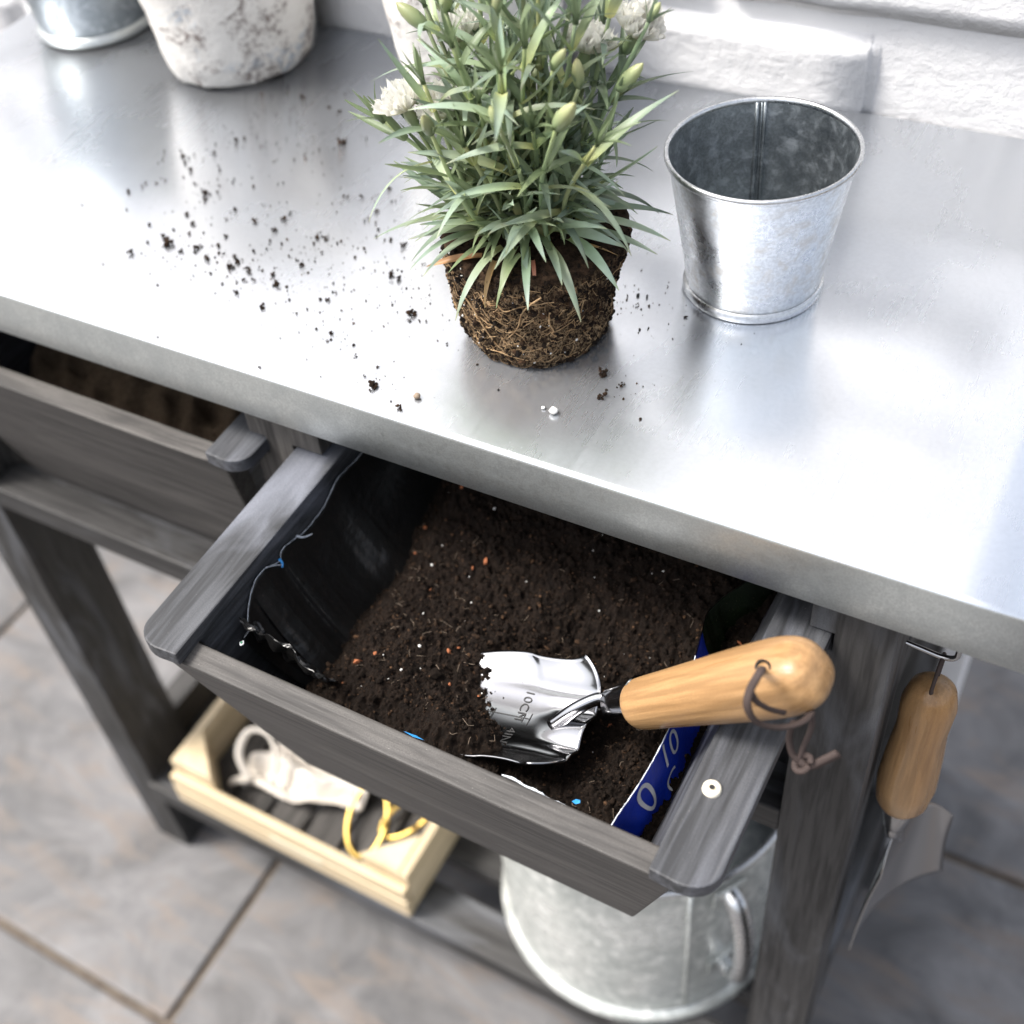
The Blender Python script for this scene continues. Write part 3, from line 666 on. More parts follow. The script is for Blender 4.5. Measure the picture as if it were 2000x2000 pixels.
def leaf_mesh(L, W, droop, twist, name='leaf', mt_=None, fold=.50, nL=11):
    """narrow keeled blade along +Y, drooping to -Z"""
    V = []; F = []; ang = 0.; p = Vector((0, 0, 0)); rows = []
    for i in range(nL):
        t = i / (nL - 1); w_ = W * (.72 + .5 * t - .1 * t * t if t < .35 else .885 - 0 * t) * (1 - max(0, (t - .30) / .70) ** 1.9) + .00022
        a = ang; tw = twist * t
        side = Vector((math.cos(tw), 0, math.sin(tw))); upv = Vector((-math.sin(tw), math.sin(a), math.cos(a) * math.cos(tw)))
        for s in (-1, -.5, 0, .5, 1):
            V.append(p + side * (s * w_) + upv * (fold * abs(s) ** 1.3 * w_))
        ang -= droop / (nL - 1); p = p + Vector((0, math.cos(ang), math.sin(ang))) * (L / (nL - 1))
    for i in range(nL - 1):
        for s in range(4): F.append((i * 5 + s, i * 5 + s + 1, (i + 1) * 5 + s + 1, (i + 1) * 5 + s))
    me = bpy.data.meshes.new(name); me.from_pydata([v[:] for v in V], [], F); me.polygons.foreach_set('use_smooth', [True] * len(F)); me.materials.append(mt_ or LEAF); return me
basal = [leaf_mesh(random.uniform(.038, .056), random.uniform(.0025, .0034), d, random.uniform(-.5, .5)) for d in (.5, .8, 1.1, 1.35, .65, .95)]
caul = [leaf_mesh(random.uniform(.036, .054), random.uniform(.0023, .0032), d, random.uniform(-.9, .9)) for d in (.3, .7, 1.2, -.25, .95, .1)]
tiny = [leaf_mesh(random.uniform(.016, .026), random.uniform(.0013, .0018), d, random.uniform(-.5, .5)) for d in (.2, .6, -.2)]
LEAVES = []
def place(me, name, pos, dirv, upv, s=1.0, par=pl):
    y = dirv.normalized(); x = y.cross(upv)
    if x.length < 1e-3: x = y.orthogonal()
    x.normalize(); z = x.cross(y)
    mw = Matrix.Translation(Vector(pos) - ORG[par.name]) @ Matrix((x, y, z)).transposed().to_4x4() @ Matrix.Scale(s, 4)
    if name == 'leaf': LEAVES.append((me, mw)); return None
    o = bpy.data.objects.new(name, me); COL.objects.link(o); o.parent = par; o.matrix_local = mw; ORG[o.name] = ORG[par.name]; return o
ZT = TZ + BH + .002
CR = Vector((PC.x - .008, PC.y + .004, ZT))
UP = Vector((0, 0, 1))
# tuft of leaves over the root ball; hand-placed front ones first
for (az, el, me, s, off) in ((-98, .38, 3, 1.0, (.004, -.030)), (-80, .35, 2, .82, (.010, -.026)), (-62, .30, 1, .85, (.016, -.026)), (-42, .34, 3, .95, (.028, -.022)), (-24, .30, 2, 1.05, (.034, -.010)), (-10, .32, 0, 1.0, (.034, .0)), (8, .35, 1, 1.0, (.03, .006)), (-132, .36, 2, 1.05, (-.016, -.024)), (-150, .34, 1, 1.05, (-.026, -.014)), (-166, .36, 2, 1.1, (-.028, -.004)), (-182, .36, 0, 1.1, (-.028, .002)), (-114, .42, 5, .8, (-.004, -.030)), (-88, .40, 3, .70, (.016, -.032)), (-118, .45, 2, 1.1, (-.010, -.022)), (-52, .45, 4, 1.1, (.024, -.018)), (-200, .40, 4, 1.05, (-.024, .01)), (28, .35, 1, .95, (.03, .012))):
    a = R(az); d = Vector((math.cos(a) * math.cos(el), math.sin(a) * math.cos(el), math.sin(el)))
    place(basal[me], 'leaf', CR + Vector((off[0], off[1], .004)), d, UP, s)
for k in range(125):
    a = random.uniform(0, 2 * math.pi); el = random.uniform(.40, 1.45); rr = random.uniform(.004, .034)
    d = Vector((math.cos(a) * math.cos(el), math.sin(a) * math.cos(el), math.sin(el)))
    place(random.choice(basal), 'leaf', CR + Vector((rr * math.cos(a), rr * math.sin(a), random.uniform(.002, .022))), d, (UP + Vector((random.uniform(-.6, .6), random.uniform(-.6, .6), 0))).normalized(), random.uniform(.55, 1.1))
# dry leaves lying on the ball
dm = [leaf_mesh(.040, .0030, .35, .8, 'dry_leaf', DRY), leaf_mesh(.030, .0022, .9, -.6, 'dry_leaf', DRY)]
for pos, d, i, s in (((-.050, .071, ZT + .002), (-1, -.30, -.06), 0, .85), ((-.040, .068, ZT + .004), (.02, -.8, -.35), 1, .9), ((-.006, .100, ZT + .002), (1, .15, .0), 0, .6), ((-.022, .078, ZT + .002), (.5, -.8, -.1), 1, .55), ((-.074, .092, ZT + .001), (-1, -.1, .05), 1, .7)):
    place(dm[i], 'dry_leaf', pos, Vector(d), UP, s)
# stems: tip targets and what they carry
TIPS = [((-.085, .13, 1.100), 'flower'), ((-.018, .142, 1.098), 'flower'), ((.002, .158, 1.102), 'flower'), ((-.100, .092, 1.078), 'flower'), ((-.080, .10, 1.074), 'flower'), ((-.080, .11, 1.128), 'bud'), ((-.044, .10, 1.136), 'bud'), ((-.015, .10, 1.112), 'bud'), ((.014, .15, 1.116), 'bud'), ((-.106, .13, 1.105), 'bud'), ((-.026, .062, 1.100), 'bud'), ((.000, .072, 1.098), 'bud'), ((-.068, .065, 1.086), 'bud'), ((.006, .130, 1.088), 'bud'), ((-.006, .11, 1.098), 'bud'), ((-.040, .14, 1.112), 'leaf'), ((-.062, .12, 1.142), 'leaf'), ((-.030, .118, 1.146), 'leaf'), ((-.050, .085, 1.095), 'leaf'), ((-.090, .15, 1.09), 'leaf'), ((-.020, .165, 1.10), 'leaf'), ((-.06, .16, 1.11), 'leaf'), ((.012, .09, 1.080), 'leaf'), ((-.118, .095, 1.066), 'leaf'), ((-.055, .125, 1.09), 'leaf'), ((-.035, .085, 1.07), 'leaf'), ((-.075, .14, 1.150), 'leaf'), ((-.05, .15, 1.155), 'leaf'), ((-.015, .135, 1.150), 'bud'), ((-.095, .115, 1.125), 'leaf'), ((-.030, .075, 1.120), 'leaf'), ((-.004, .15, 1.13), 'leaf'), ((-.065, .09, 1.120), 'leaf'), ((-.045, .13, 1.17), 'bud'), ((-.082, .085, 1.10), 'leaf'), ((-.03, .10, 1.12), 'leaf'), ((-.10, .14, 1.12), 'leaf'), ((-.07, .105, 1.085), 'leaf'), ((-.012, .12, 1.125), 'leaf'), ((-.055, .075, 1.075), 'leaf'), ((-.02, .085, 1.085), 'leaf'), ((-.05, .11, 1.13), 'leaf'), ((-.075, .16, 1.12), 'leaf')]
stem_no = 0
def bud_mesh(L, r):
    prof = [(0, .0001), (.0012, r * .55), (L * .2, r * .85), (L * .45, r), (L * .7, r * .82), (L * .88, r * .5), (L, .0002)]
    V = []; F = []; n = 12; m = len(prof)
    for i in range(n):
        a = 2 * math.pi * i / n; k = 1 + .07 * math.cos(5 * a)
        for d, rr in prof: V.append((rr * k * math.cos(a), d, rr * k * math.sin(a)))
    for i in range(n):
        for j in range(m - 1): F.append((i * m + j, i * m + j + 1, ((i + 1) % n) * m + j + 1, ((i + 1) % n) * m + j))
    me = bpy.data.meshes.new('bud'); me.from_pydata(V, [], F); me.polygons.foreach_set('use_smooth', [True] * len(F)); me.materials.append(BUD); return me
buds = [bud_mesh(.017, .0035), bud_mesh(.021, .0042), bud_mesh(.013, .0029)]
def petal_mesh(k):
    L, W = .0155, .0140
    def fn(u, v):
        t = v - .5; r = u * L * (1 - .35 * (2 * t) ** 2); ww = W * (.18 + .9 * u ** .8)
        ruff = .0022 * u * u * (math.sin(t * 17 + k) + .5 * math.sin(t * 37 + k * 2))
        return (t * ww, r + .0011 * u * math.sin(t * 40 + k), .006 * u * u + ruff)
    V, F = grid(8, 19, fn); me = bpy.data.meshes.new('petal'); me.from_pydata([tuple(v) for v in V], [], F); me.polygons.foreach_set('use_smooth', [True] * len(F)); me.materials.append(PETAL); return me
petals = [petal_mesh(k) for k in range(4)]
rest = []
for (tip, what) in TIPS:
    tip = Vector(tip); a = math.atan2(tip.y - CR.y, tip.x - CR.x); rr = min(.026, (tip.xy - CR.xy).length * .45)
    b = CR + Vector((rr * math.cos(a) + random.uniform(-.006, .006), rr * math.sin(a) + random.uniform(-.006, .006), 0))
    mid = b.lerp(tip, .5) + Vector((random.uniform(-.006, .006), random.uniform(-.006, .006), -.002)) + Vector((math.cos(a), math.sin(a), 0)) * -.004
    c = catmull([b, mid, tip], 9)
    V, F = tube(c, lambda t: .00165 - .0006 * t, 8); st = mk('stem', V, F, STEM, pl, True)
    Ls = (tip - b).length; nn = max(3, int(Ls / .0165)); rot = random.uniform(0, 3.14)
    for q in range(nn):
        t = (q + .6) / (nn + .2); i = min(int(t * (len(c) - 1)), len(c) - 2); p = c[i]; tg = (c[i + 1] - c[i]).normalized()
        e1 = tg.orthogonal().normalized(); e2 = tg.cross(e1)
        for sgn in (0, math.pi):
            if t > .88 and what != 'leaf': continue
            an = rot + q * 1.57 + sgn; out = e1 * math.cos(an) + e2 * math.sin(an); spread = random.uniform(.55, 1.05) * (1.1 - .35 * t)
            d = tg * math.cos(spread) + out * math.sin(spread); s = random.uniform(.8, 1.15) * (1.05 - .45 * t if what != 'leaf' else 1.0)
            place(random.choice(caul if t < .8 or what == 'leaf' else tiny), 'leaf', p + out * .001, d, tg - d * .2, s)
    tg = (c[-1] - c[-3]).normalized()
    if what == 'leaf':
        e1 = tg.orthogonal().normalized(); e2 = tg.cross(e1)
        for an in range(5):
            out = e1 * math.cos(an * 1.3) + e2 * math.sin(an * 1.3); place(random.choice(tiny), 'leaf', tip, tg + out * .35, out * -1, random.uniform(.9, 1.3))
    if what == 'bud':
        bd = (tg + Vector((random.uniform(-.7, .7), random.uniform(-.5, .5), random.uniform(-.2, .2)))).normalized(); place(random.choice(buds), 'bud', tip - bd * .001, bd, bd.orthogonal(), random.uniform(.85, 1.1))
        e1 = bd.orthogonal().normalized(); e2 = bd.cross(e1)
        for an in range(5):
            out = e1 * math.cos(an * 1.26) + e2 * math.sin(an * 1.26); place(random.choice(tiny), 'leaf', tip + out * .001 - bd * .001, bd + out * random.uniform(.25, .9), out * -1 + bd * .3, random.uniform(.5, .8))
    if what == 'flower':
        fl_ = place(buds[0], 'calyx', tip - tg * .011, tg, tg.orthogonal(), 1.0); e1 = tg.orthogonal().normalized(); e2 = tg.cross(e1)
        for k in range(22):
            an = k * 2.399; ring = math.sqrt((k + .5) / 22); tilt = .25 + 1.15 * ring; out = e1 * math.cos(an) + e2 * math.sin(an)
            place(random.choice(petals), 'petal', tip + out * .0012 + tg * (.001 * (1 - ring)), tg * math.cos(tilt) + out * math.sin(tilt), tg * .8 - out * .4, random.uniform(.8, 1.12))
def leaf_key(e):
    me, mw = e; c = PC + mw @ me.vertices[len(me.vertices) // 2].co; L = (me.vertices[-1].co - me.vertices[0].co).length * mw.to_scale().x
    return (-100 if c.z > 1.14 else 0) + L * 8 - (Vector(c) - cam.location).length
LEAVES.sort(key=leaf_key, reverse=True)
for me, mw in LEAVES[:300]:
    o = bpy.data.objects.new('leaf', me); COL.objects.link(o); o.parent = pl; o.matrix_local = mw
parts = [([PC + mw @ v.co for v in me.vertices], [tuple(p.vertices) for p in me.polygons]) for me, mw in LEAVES[300:]]
if parts:
    V, F = join(parts); o = mk('foliage', V, F, M_leaf('inner_foliage', (.30, .38, .18), (.26, .34, .18), (.23, .31, .22), .3), pl, True); o['kind'] = 'stuff'
print('leaves', len(LEAVES))

# ------------------------------------------------------------------ tin pot
TC = (.0645, .1885, TZ)
tin = root('tin_pot', TC, 'empty galvanised tin plant pot with rolled rim and inner seam', 'pot')
rip = lambda a, z: 1 + .004 * math.sin(2 * a + .6) + .0015 * math.sin(7 * a + z * 40)
V, F = lathe([(.0388, .004), (.0396, .010), (.0430, .035), (.0470, .062), (.0512, .0895)], TC, 128, rip); mk('body', V, F, ZTIN, tin, True)
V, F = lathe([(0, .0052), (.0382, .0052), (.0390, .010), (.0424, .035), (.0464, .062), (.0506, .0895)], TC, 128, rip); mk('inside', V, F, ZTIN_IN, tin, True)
V, F = lathe([(.0506, .0890), (.0504, .0905), (.0511, .0922), (.0524, .0926), (.0533, .0915), (.0533, .0897), (.0524, .0886), (.0512, .0888)], TC, 128, rip); mk('rim', V, F, ZRIM, tin, True)
V, F = lathe([(.0392, .0062), (.0404, .0058), (.0410, .0040), (.0410, .0012), (.0402, .0), (.0385, .0), (.0385, .003)], TC, 128, rip); mk('base_rim', V, F, ZRIM, tin, True)
sa = R(112); sd = Vector((math.cos(sa), math.sin(sa), 0)); sp = Vector((-math.sin(sa), math.cos(sa), 0)); parts = []
for off, r in ((-.0030, .0011), (-.0012, .0007), (.0014, .0013)):
    parts.append(tube([Vector(TC) + sd * (.0386 + (.0504 - .0386) * k / 6 * 1.0 - .0006) + sp * off + Vector((0, 0, .007 + .083 * k / 6)) for k in range(7)], r, 6))
V, F = join(parts); mk('seam', V, F, ZTIN_IN, tin, True)

# ------------------------------------------------------------------ crusty white ceramic pots and the zinc pot at the back
def ceramic(c, rb_, rt, h, label, seed):
    c = Vector((c[0], c[1], TZ)); o = root('ceramic_pot', c, label, 'pot', None)
    prof = [(0, .004), (rb_ * .86, .004), (rb_ * .97, .0035), (rb_ * 1.0, .009), (rb_ * 1.04, .02), (rb_ + (rt - rb_) * .45, h * .4), (rb_ + (rt - rb_) * .8, h * .72), (rt, h), (rt - .004, h + .002), (rt - .009, h), (rb_ * .92, .03), (0, .028)]
    pp = []
    for i in range(len(prof) - 1):
        for s in range(5): t = s / 5; pp.append((prof[i][0] * (1 - t) + prof[i + 1][0] * t, prof[i][1] * (1 - t) + prof[i + 1][1] * t))
    pp.append(prof[-1])
    V, F = lathe(pp, c, 110, lambda a, z: 1 + .040 * nz(math.cos(a), math.sin(a), z * 9 + seed, 1.1, 2) + .014 * nz(math.cos(a), math.sin(a), z * 14 + seed, 5, 3))
    V = [(x, y, z + (.003 * nz(x, y, seed, 30, 2) if z < c.z + .02 else 0)) for x, y, z in V]
    V = [(x, y, max(z, TZ + .0008)) for x, y, z in V]
    mk('body', V, F, CRUST, o, True); return o
ceramic((-.424, .326), .061, .079, .155, 'crusty white ceramic pot with brown and blue stains beside scattered crumbs', 1)
ceramic((-.190, .318), .052, .068, .130, 'white mottled ceramic pot half hidden behind the carnation plant', 5)
ZC = (-.592, .338, TZ); zp = root('zinc_planter', ZC, 'small grey zinc planter with beaded foot standing at the back corner', 'pot')
V, F = lathe([(.050, .004), (.053, .012), (.058, .05), (.062, .11), (.060, .112), (.056, .05), (.050, .008), (0, .007)], ZC, 90); mk('body', V, F, ZTIN_IN, zp, True)
V, F = lathe([(.050, .010), (.0545, .0085), (.056, .005), (.0545, .001), (.050, 0), (.048, .003)], ZC, 90); mk('base_rim', V, F, ZEDGE, zp, True)

# ------------------------------------------------------------------ soil crumbs on the table
CRUMBS = [(-0.335,0.284,1.2),(-0.304,0.276,1.0),(-0.293,0.274,1.1),(-0.266,0.237,2.6),(-0.348,0.214,1.2),(-0.344,0.219,1.0),(-0.354,0.194,1.1),(-0.375,0.182,1.2),(-0.368,0.177,1.2),(-0.357,0.169,1.4),(-0.285,0.215,0.9),(-0.367,0.151,0.9),(-0.371,0.146,0.9),(-0.379,0.143,0.8),(-0.379,0.138,0.8),(-0.384,0.129,1.2),(-0.327,0.148,1.4),(-0.322,0.141,1.4),(-0.319,0.152,0.9),(-0.293,0.138,1.1),(-0.323,0.121,1.3),(-0.312,0.114,1.3),(-0.292,0.127,0.9),(-0.271,0.132,1.5),(-0.252,0.141,1.5),(-0.252,0.149,0.9),(-0.251,0.128,1.3),(-0.323,0.094,1.3),(-0.314,0.088,2.4),(-0.307,0.103,1.1),(-0.333,0.07,1.7),(-0.299,0.084,1.1),(-0.291,0.091,1.7),(-0.289,0.094,1.1),(-0.276,0.084,1.7),(-0.28,0.109,1.1),(-0.278,0.099,1.1),(-0.26,0.093,1.1),(-0.254,0.09,1.7),(-0.255,0.082,1.9),(-0.241,0.084,1.7),(-0.232,0.087,0.9),(-0.231,0.076,1.0),(-0.222,0.086,1.3),(-0.214,0.078,1.9),(-0.238,0.074,1.0),(-0.234,0.061,1.4),(-0.237,0.117,0.9),(-0.224,0.107,0.8),(-0.217,0.105,0.9),(-0.21,0.101,1.5),(-0.218,0.131,1.3),(-0.212,0.133,1.1),(-0.216,0.125,0.9),(-0.205,0.118,0.8),(-0.227,0.179,0.9),(-0.224,0.18,0.9),(-0.215,0.182,1.0),(-0.195,0.171,1.3),(-0.196,0.162,0.9),(-0.188,0.16,0.9),(-0.201,0.198,1.1),(-0.157,0.144,1.3),(-0.169,0.148,0.8),(-0.147,0.114,1.6),(-0.141,0.112,1.2),(-0.173,0.077,1.2),(-0.172,0.085,1.0),(-0.209,0.055,1.4),(-0.184,0.058,1.0),(-0.152,0.05,1.1),(-0.15,0.043,0.9),(-0.133,0.046,1.0),(-0.126,0.037,1.0),(-0.108,0.034,0.9),(-0.111,0.024,0.8),(-0.101,0.017,2.2),(-0.077,0.008,1.5),(-0.176,0.006,0.9),(-0.18,0.034,0.6),(-0.256,0.005,0.6),(-0.115,0.084,2.0),(-0.103,0.082,0.8),(0.018,0.078,2.5),(0.024,0.061,1.8),(0.031,0.074,1.3),(0.052,0.053,0.7),(0.041,0.071,0.7),(0.01,0.143,0.8),(-0.134,0.132,0.8),(-0.087,0.069,0.6),(-0.08,0.068,0.8)]
sm_pos = []; sm_sz = []
GRP = 'soil crumbs scattered on the zinc tabletop'
for (x, y, s) in CRUMBS:
    s *= .001 * 1.0
    if s > .00075:
        n = 7 if s < .0011 else 12; P = np.random.randn(n, 3) * s * .62 + np.array([x, y, TZ + s * .75]); P[:, 2] = np.maximum(P[:, 2], TZ + s * .30)
        sz = np.random.uniform(.32, .62, n) * s; P[:, 2] = np.maximum(P[:, 2], TZ + sz * .9)
        o = chunks('soil_crumb', P, sz, CLUMP, None, .45 + .5 * np.random.rand(n), kind=None)
        tag(o, 'brown soil crumb lying on the zinc tabletop', 'crumb', GRP)
    else: sm_pos.append((x, y, TZ + s * .6)); sm_sz.append(s)
CL = [(-0.313,0.087,30),(-0.284,0.085,30),(-0.255,0.087,50),(-0.225,0.081,40),(-0.220,0.122,30),(-0.230,0.112,20),(-0.146,0.114,45),(-0.170,0.146,20),(-0.347,0.218,45),(-0.343,0.274,25),(-0.311,0.284,25),(-0.376,0.179,30),(-0.278,0.220,25),(-0.216,0.180,25),(-0.188,0.087,25),(-0.158,0.054,30),(-0.108,0.024,25),(-0.009,0.150,20),(0.012,0.140,45),(0.033,0.073,20),(-0.275,0.139,15),(-0.308,0.134,15),(-0.203,0.128,25),(-.12,.09,40),(-.33,.15,30),(-.29,.25,20)]
for cx, cy, n in CL:
    for _ in range(int(n * 1.2)):
        sg = .016 if random.random() < .6 else .04
        x, y = cx + random.gauss(0, sg), cy + random.gauss(0, sg * .7)
        if y < .004 or (x - PC.x) ** 2 + (y - PC.y) ** 2 < .045 ** 2 or (x - TC[0]) ** 2 + (y - TC[1]) ** 2 < .044 ** 2 or y > .39: continue
        s = min(.0010, random.lognormvariate(math.log(.00036), .5)); sm_pos.append((x, y, TZ + s * .6)); sm_sz.append(s)
o = chunks('soil_crumbs', sm_pos, sm_sz, CLUMP, None, np.random.rand(len(sm_pos)), .7); tag(o, 'fine dark soil dust and specks spread over the zinc tabletop', 'soil')
for i, (x, y, s, mt_, lb) in enumerate(((.006, .039, .0026, PERL, 'large white perlite grain in front of the root ball'), (-.001, .040, .0012, PERL, 'small white perlite grain beside the large one'), (-.072, .020, .0022, FIBRE, 'tan round pebble near the table edge'))):
    V = IV2 * s * (1 + .3 * (np.random.rand(len(IV2), 1) - .5)) * np.array([1, .9, .85]) + np.array([x, y, TZ + s * .82]); V[:, 2] = np.maximum(V[:, 2], TZ + .0002)
    o = mk('perlite_grain' if i < 2 else 'pebble', V, IF2, mt_, None, True); tag(o, lb, 'grain' if i < 2 else 'pebble')
# specks of soil sprinkled on the trowel blade
pos = []; szs = []
for _ in range(110):
    s = random.betavariate(1.6, 1.6) * .55; t = random.uniform(-.85, .75); q = random.lognormvariate(math.log(.00024), .5); pos.append(tuple(blade(s, t, q * .5))); szs.append(min(q, .0009))
o = chunks('soil_specks', pos, szs, CLUMP, None, np.random.rand(110) * .5); tag(o, 'tiny soil specks sprinkled on the steel trowel blade', 'soil')

# ------------------------------------------------------------------ pine crate on the lower shelf with its contents
SZ = .158
cr = root('wooden_crate', (-.35, .11, SZ), 'pale pine wooden crate standing on the lower shelf', 'crate')
rotc = Matrix.Rotation(R(1.8), 4, 'Z')
def cbox(nm, x0, x1, y0, y1, z0, z1, mt_): 
    o = prism(nm, [(x0, y0, z0), (x1, y0, z0), (x1, y1, z0), (x0, y1, z0)], (0, 0, z1 - z0), mt_, cr, .0015); return o
X0, X1, Y0, Y1 = -.510, -.193, .006, .236
cbox('front_board', X0, X1, Y0, Y0 + .010, SZ + .003, SZ + .034, PINE['x'])
cbox('front_board', X0 + .001, X1 - .001, Y0 + .001, Y0 + .011, SZ + .0355, SZ + .056, PINE['x'])
cbox('back_board', X0, X1, Y1 - .010, Y1, SZ + .003, SZ + .075, PINE['x'])
cbox('side_board', X0 + .0005, X0 + .0105, Y0 + .0115, Y1 - .0105, SZ + .003, SZ + .075, PINE['y'])
cbox('side_board', X1 - .0105, X1 - .0005, Y0 + .0115, Y1 - .0105, SZ + .003, SZ + .075, PINE['y'])
for (cx, cy, sx, sy_) in ((X0 + .011, Y0 + .012, 1, 1), (X1 - .011, Y0 + .012, -1, 1), (X0 + .011, Y1 - .011, 1, -1), (X1 - .011, Y1 - .011, -1, -1)):
    pts = [(cx, cy, SZ + .012), (cx + sx * .048, cy, SZ + .012), (cx, cy + sy_ * .048, SZ + .012)]
    if sx * sy_ < 0: pts = pts[::-1]
    prism('corner_block', pts, (0, 0, .064), PINE['z'], cr, .001)
for k in range(6):
    x = X0 + .012 + k * .0495; cbox('bottom_slat', x, x + .043, Y0 + .013, Y1 - .012, SZ + .002, SZ + .010, GW['y'])
cbox('label_plate', -.372, -.300, Y0 - .0012, Y0 + .0006, SZ + .026, SZ + .033, plain('greyish_print', (.45, .43, .34), .7))
# cotton cloth
cl = root('cotton_cloth', (-.40, .10, SZ + .01), 'cream cotton cloth with a loop strap lying in the pine crate', 'cloth')
def cloth(u, v):
    x = -.440 + .150 * u + .03 * (v - .5); y = .038 + .080 * v + .035 * u
    h = .018 + .020 * math.exp(-((v - .5) / .28) ** 2) * (1 - .4 * abs(u - .5)) + .0085 * math.sin(v * 17 + u * 3) * (1 - .3 * u) + .006 * nz(u, v, 2, 5, 3)
    return (x, y + .006 * math.sin(u * 9), SZ + .010 + max(.002, h))
V, F = grid(60, 60, cloth); o = mk('fabric', V, F, COTTON, cl, True); s_ = o.modifiers.new('thickness', 'SOLIDIFY'); s_.thickness = .0015
V, F = tube(catmull([(-.430, .050, .195), (-.446, .062, .225), (-.438, .080, .252), (-.415, .085, .256), (-.400, .075, .238), (-.402, .058, .200)], 8), .0045, 8, .5); mk('loop_strap', V, F, COTTON, cl, True)
# scissors with golden loops
sx_ = root('garden_scissors', (-.26, .10, SZ + .01), 'garden scissors with golden handle loops in the pine crate', 'scissors')
def loop(c, rx, ry, az, tilt):
    rot = Matrix.Rotation(az, 3, 'Z') @ Matrix.Rotation(tilt, 3, 'X'); pts = [Vector(c) + rot @ Vector((rx * math.cos(a), ry * math.sin(a), 0)) for a in np.linspace(0, 2 * math.pi, 34)]
    return tube(pts, .0028, 8)
V, F = loop((-.285, .072, SZ + .030), .022, .040, .25, .35); mk('handle_loop', V, F, BRASS, sx_, True)
V, F = loop((-.248, .100, SZ + .026), .018, .036, -.55, .25); mk('handle_loop', V, F, BRASS, sx_, True)
prism('blade', [(-.272, .120, SZ + .018), (-.262, .120, SZ + .018), (-.252, .205, SZ + .014), (-.256, .206, SZ + .014)], (0, 0, .002), STEEL, sx_, .0004)
prism('blade', [(-.268, .118, SZ + .021), (-.258, .120, SZ + .021), (-.268, .205, SZ + .017), (-.272, .204, SZ + .017)], (0, 0, .002), STEEL, sx_, .0004)

# ------------------------------------------------------------------ big zinc bucket on the lower shelf
BC = (.006, .150, SZ); bk = root('zinc_bucket', BC, 'large galvanised zinc bucket with side handle on the lower shelf', 'bucket')
V, F = lathe([(0, .008), (.137, .008), (.1385, .02), (.139, .10), (.1385, .19), (.137, .262)], BC, 120, lambda a, z: 1 + .006 * math.sin(3 * a + 1)); mk('body', V, F, ZBUCK, bk, True)
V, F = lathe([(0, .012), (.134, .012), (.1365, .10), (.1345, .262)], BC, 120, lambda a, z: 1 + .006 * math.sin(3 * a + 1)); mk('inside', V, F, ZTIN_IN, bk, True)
V, F = lathe([(.1345, .260), (.1350, .266), (.138, .2675), (.1405, .264), (.1395, .259), (.1365, .258)], BC, 120, lambda a, z: 1 + .006 * math.sin(3 * a + 1)); mk('rim', V, F, ZRIM, bk, True)
V, F = lathe([(.138, .016), (.1440, .012), (.1465, .005), (.1440, .0), (.137, .0), (.136, .006)], BC, 120); mk('foot_band', V, F, ZBUCK, bk, True)
ha = R(-33); hdv = Vector((math.cos(ha), math.sin(ha), 0)); hpv = Vector((-math.sin(ha), math.cos(ha), 0)); B0 = Vector(BC)
V, F = tube(catmull([B0 + hdv * .138 + Vector((0, 0, .235)), B0 + hdv * .153 + Vector((0, 0, .228)), B0 + hdv * .164 + Vector((0, 0, .19)), B0 + hdv * .166 + Vector((0, 0, .14)), B0 + hdv * .160 + Vector((0, 0, .105)), B0 + hdv * .140 + Vector((0, 0, .098))], 7), .0090, 12, .8); mk('handle', V, F, ZRIM, bk, True)
for z in (.235, .098):
    prism('handle_bracket', [tuple(B0 + hdv * .1385 + hpv * (-.016) + Vector((0, 0, z - .012))), tuple(B0 + hdv * .1385 + hpv * .016 + Vector((0, 0, z - .012))), tuple(B0 + hdv * .1385 + hpv * .016 + Vector((0, 0, z + .012))), tuple(B0 + hdv * .1385 + hpv * (-.016) + Vector((0, 0, z + .012)))], hdv * .003, ZBUCK, bk, .0008)
sa = R(-48); sdv = Vector((math.cos(sa), math.sin(sa), 0)); V, F = tube([B0 + sdv * .1388 + Vector((0, 0, .02)), B0 + sdv * .1392 + Vector((0, 0, .14)), B0 + sdv * .1385 + Vector((0, 0, .255))], .0022, 8); mk('seam', V, F, ZBUCK, bk, True)

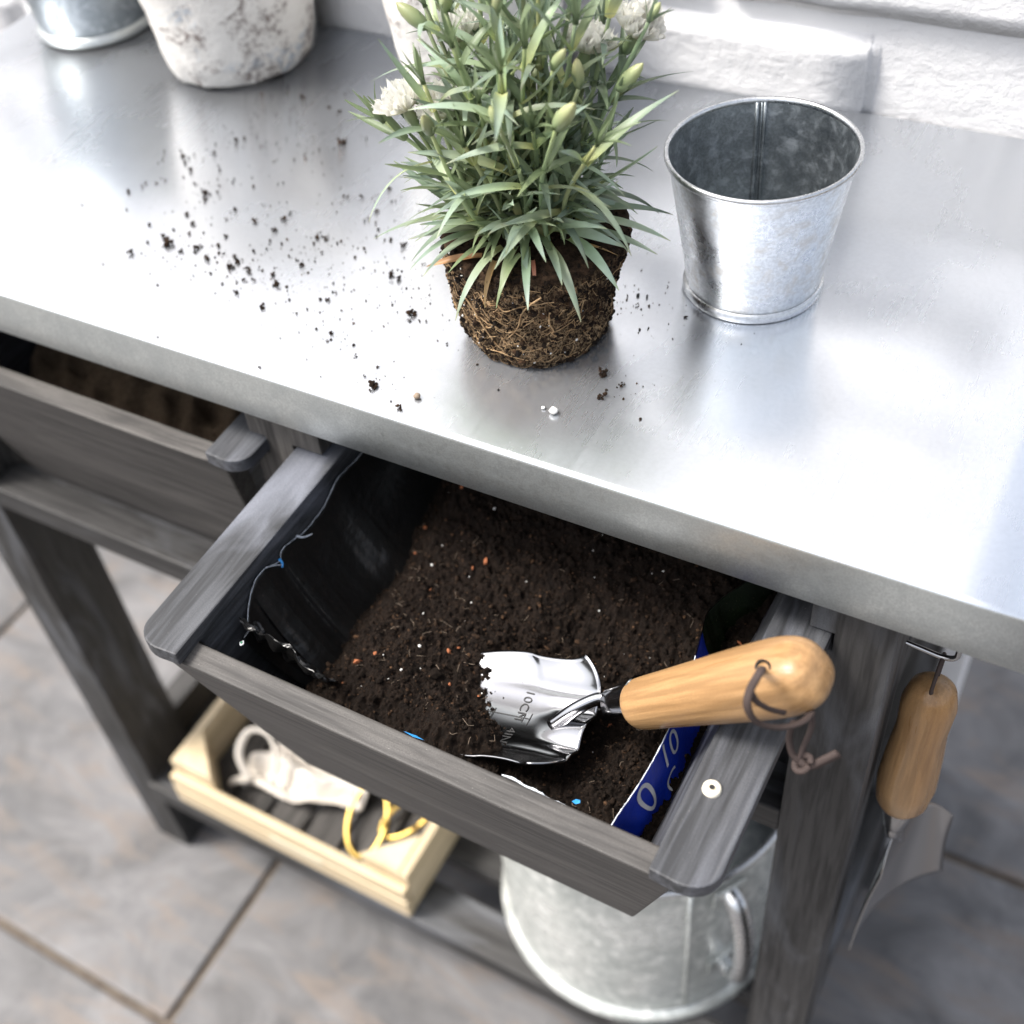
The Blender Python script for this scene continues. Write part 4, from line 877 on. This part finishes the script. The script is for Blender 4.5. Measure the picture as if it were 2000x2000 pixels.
# ------------------------------------------------------------------ hand shovel hanging on the table's right side
hg = root('hanging_shovel', (.236, .075, .48), 'hand shovel with wooden handle hanging at the right end of the table', 'shovel')
axis_lathe('handle', Vector((.2330, .048, .672)), Vector((.0, .0, 1)).normalized(), [(0, 0), (.0, .008), (.002, .0125), (.010, .0160), (.03, .0178), (.06, .0165), (.09, .0145), (.115, .0155), (.128, .013), (.134, .008), (.136, 0)], HANDLE, hg, 36, 0.0, Vector((1, 0, 0)), grain=True)
axis_lathe('ferrule', Vector((.2330, .048, .645)), Vector((0, 0, 1)), [(0, 0), (0, .006), (.004, .0075), (.026, .0105), (.029, .0108), (.029, 0)], STEEL, hg, 30, 0.0, Vector((1, 0, 0)))
V, F = tube(catmull([(.2330, .048, .650), (.2330, .050, .632), (.2350, .060, .616), (.2370, .068, .598)], 6), .0045, 12); mk('shank', V, F, STEEL, hg, True)
def sblade(u, v):
    t = v * 2 - 1; sh = max(0, abs(t) - .30) / .70; w_ = t * (.036 + .014 * u)
    z = .622 - .030 * sh ** 1.6 * (1 - u) - .130 * u; k = .012 * abs(t) ** 2.2 - .002 * math.sin(u * 3)
    return (.2400 + .41 * w_ + .91 * k, .075 + .91 * w_ - .41 * k, z)
V, F = grid(30, 25, sblade); o = mk('blade', V, F, STEEL, hg, True); s_ = o.modifiers.new('thickness', 'SOLIDIFY'); s_.thickness = .0012
V, F = tube(catmull([(.2330, .048, .800), (.2330, .036, .815), (.2330, .048, .832), (.2330, .060, .815), (.2330, .048, .800)], 7), .0011, 6); mk('hanging_loop', V, F, LEATHER, hg, True)
V, F = tube(catmull([(.205, .048, .835), (.222, .048, .833), (.233, .048, .832), (.2395, .048, .835), (.240, .048, .843)], 6), .0016, 8); mk('hook', V, F, STEEL, table, True)
box('light_block_apron', -.562, .164, .3465, .3825, .80, .9085, DW['x'], table, .002)  # unseen board, added to block light leaking in behind the drawers
box('upper_side_rail', -.606, -.576, .0805, .3345, .80, .872, DW['y'], table, .002)  # left rail is unseen, added to keep the drawer soil dark
box('upper_side_rail', .172, .202, .0585, .3345, .80, .872, DW['y'], table, .002)

# ------------------------------------------------------------------ folded burlap cloth in the closed drawer
bp = root('burlap_cloth', (-.37, .13, .70), 'brown gathered burlap cloth lying in the closed drawer', 'cloth')
def burl(u, v):
    x = -.505 + .245 * u; y = .060 + .14 * v
    z = .770 + .040 * math.sin(v * 2.6) + .012 * math.sin(u * 46 + 2.2 * math.sin(v * 3) + 2 * nz(u, v, 1, 4, 2)) * (.6 + .4 * nz(u, v, 6, 3, 2)) + .008 * nz(u, v, 3, 8, 3)
    return (x, y, z)
V, F = grid(120, 40, burl); o = mk('fabric', V, F, BURLAP, bp, True); s_ = o.modifiers.new('thickness', 'SOLIDIFY'); s_.thickness = .002
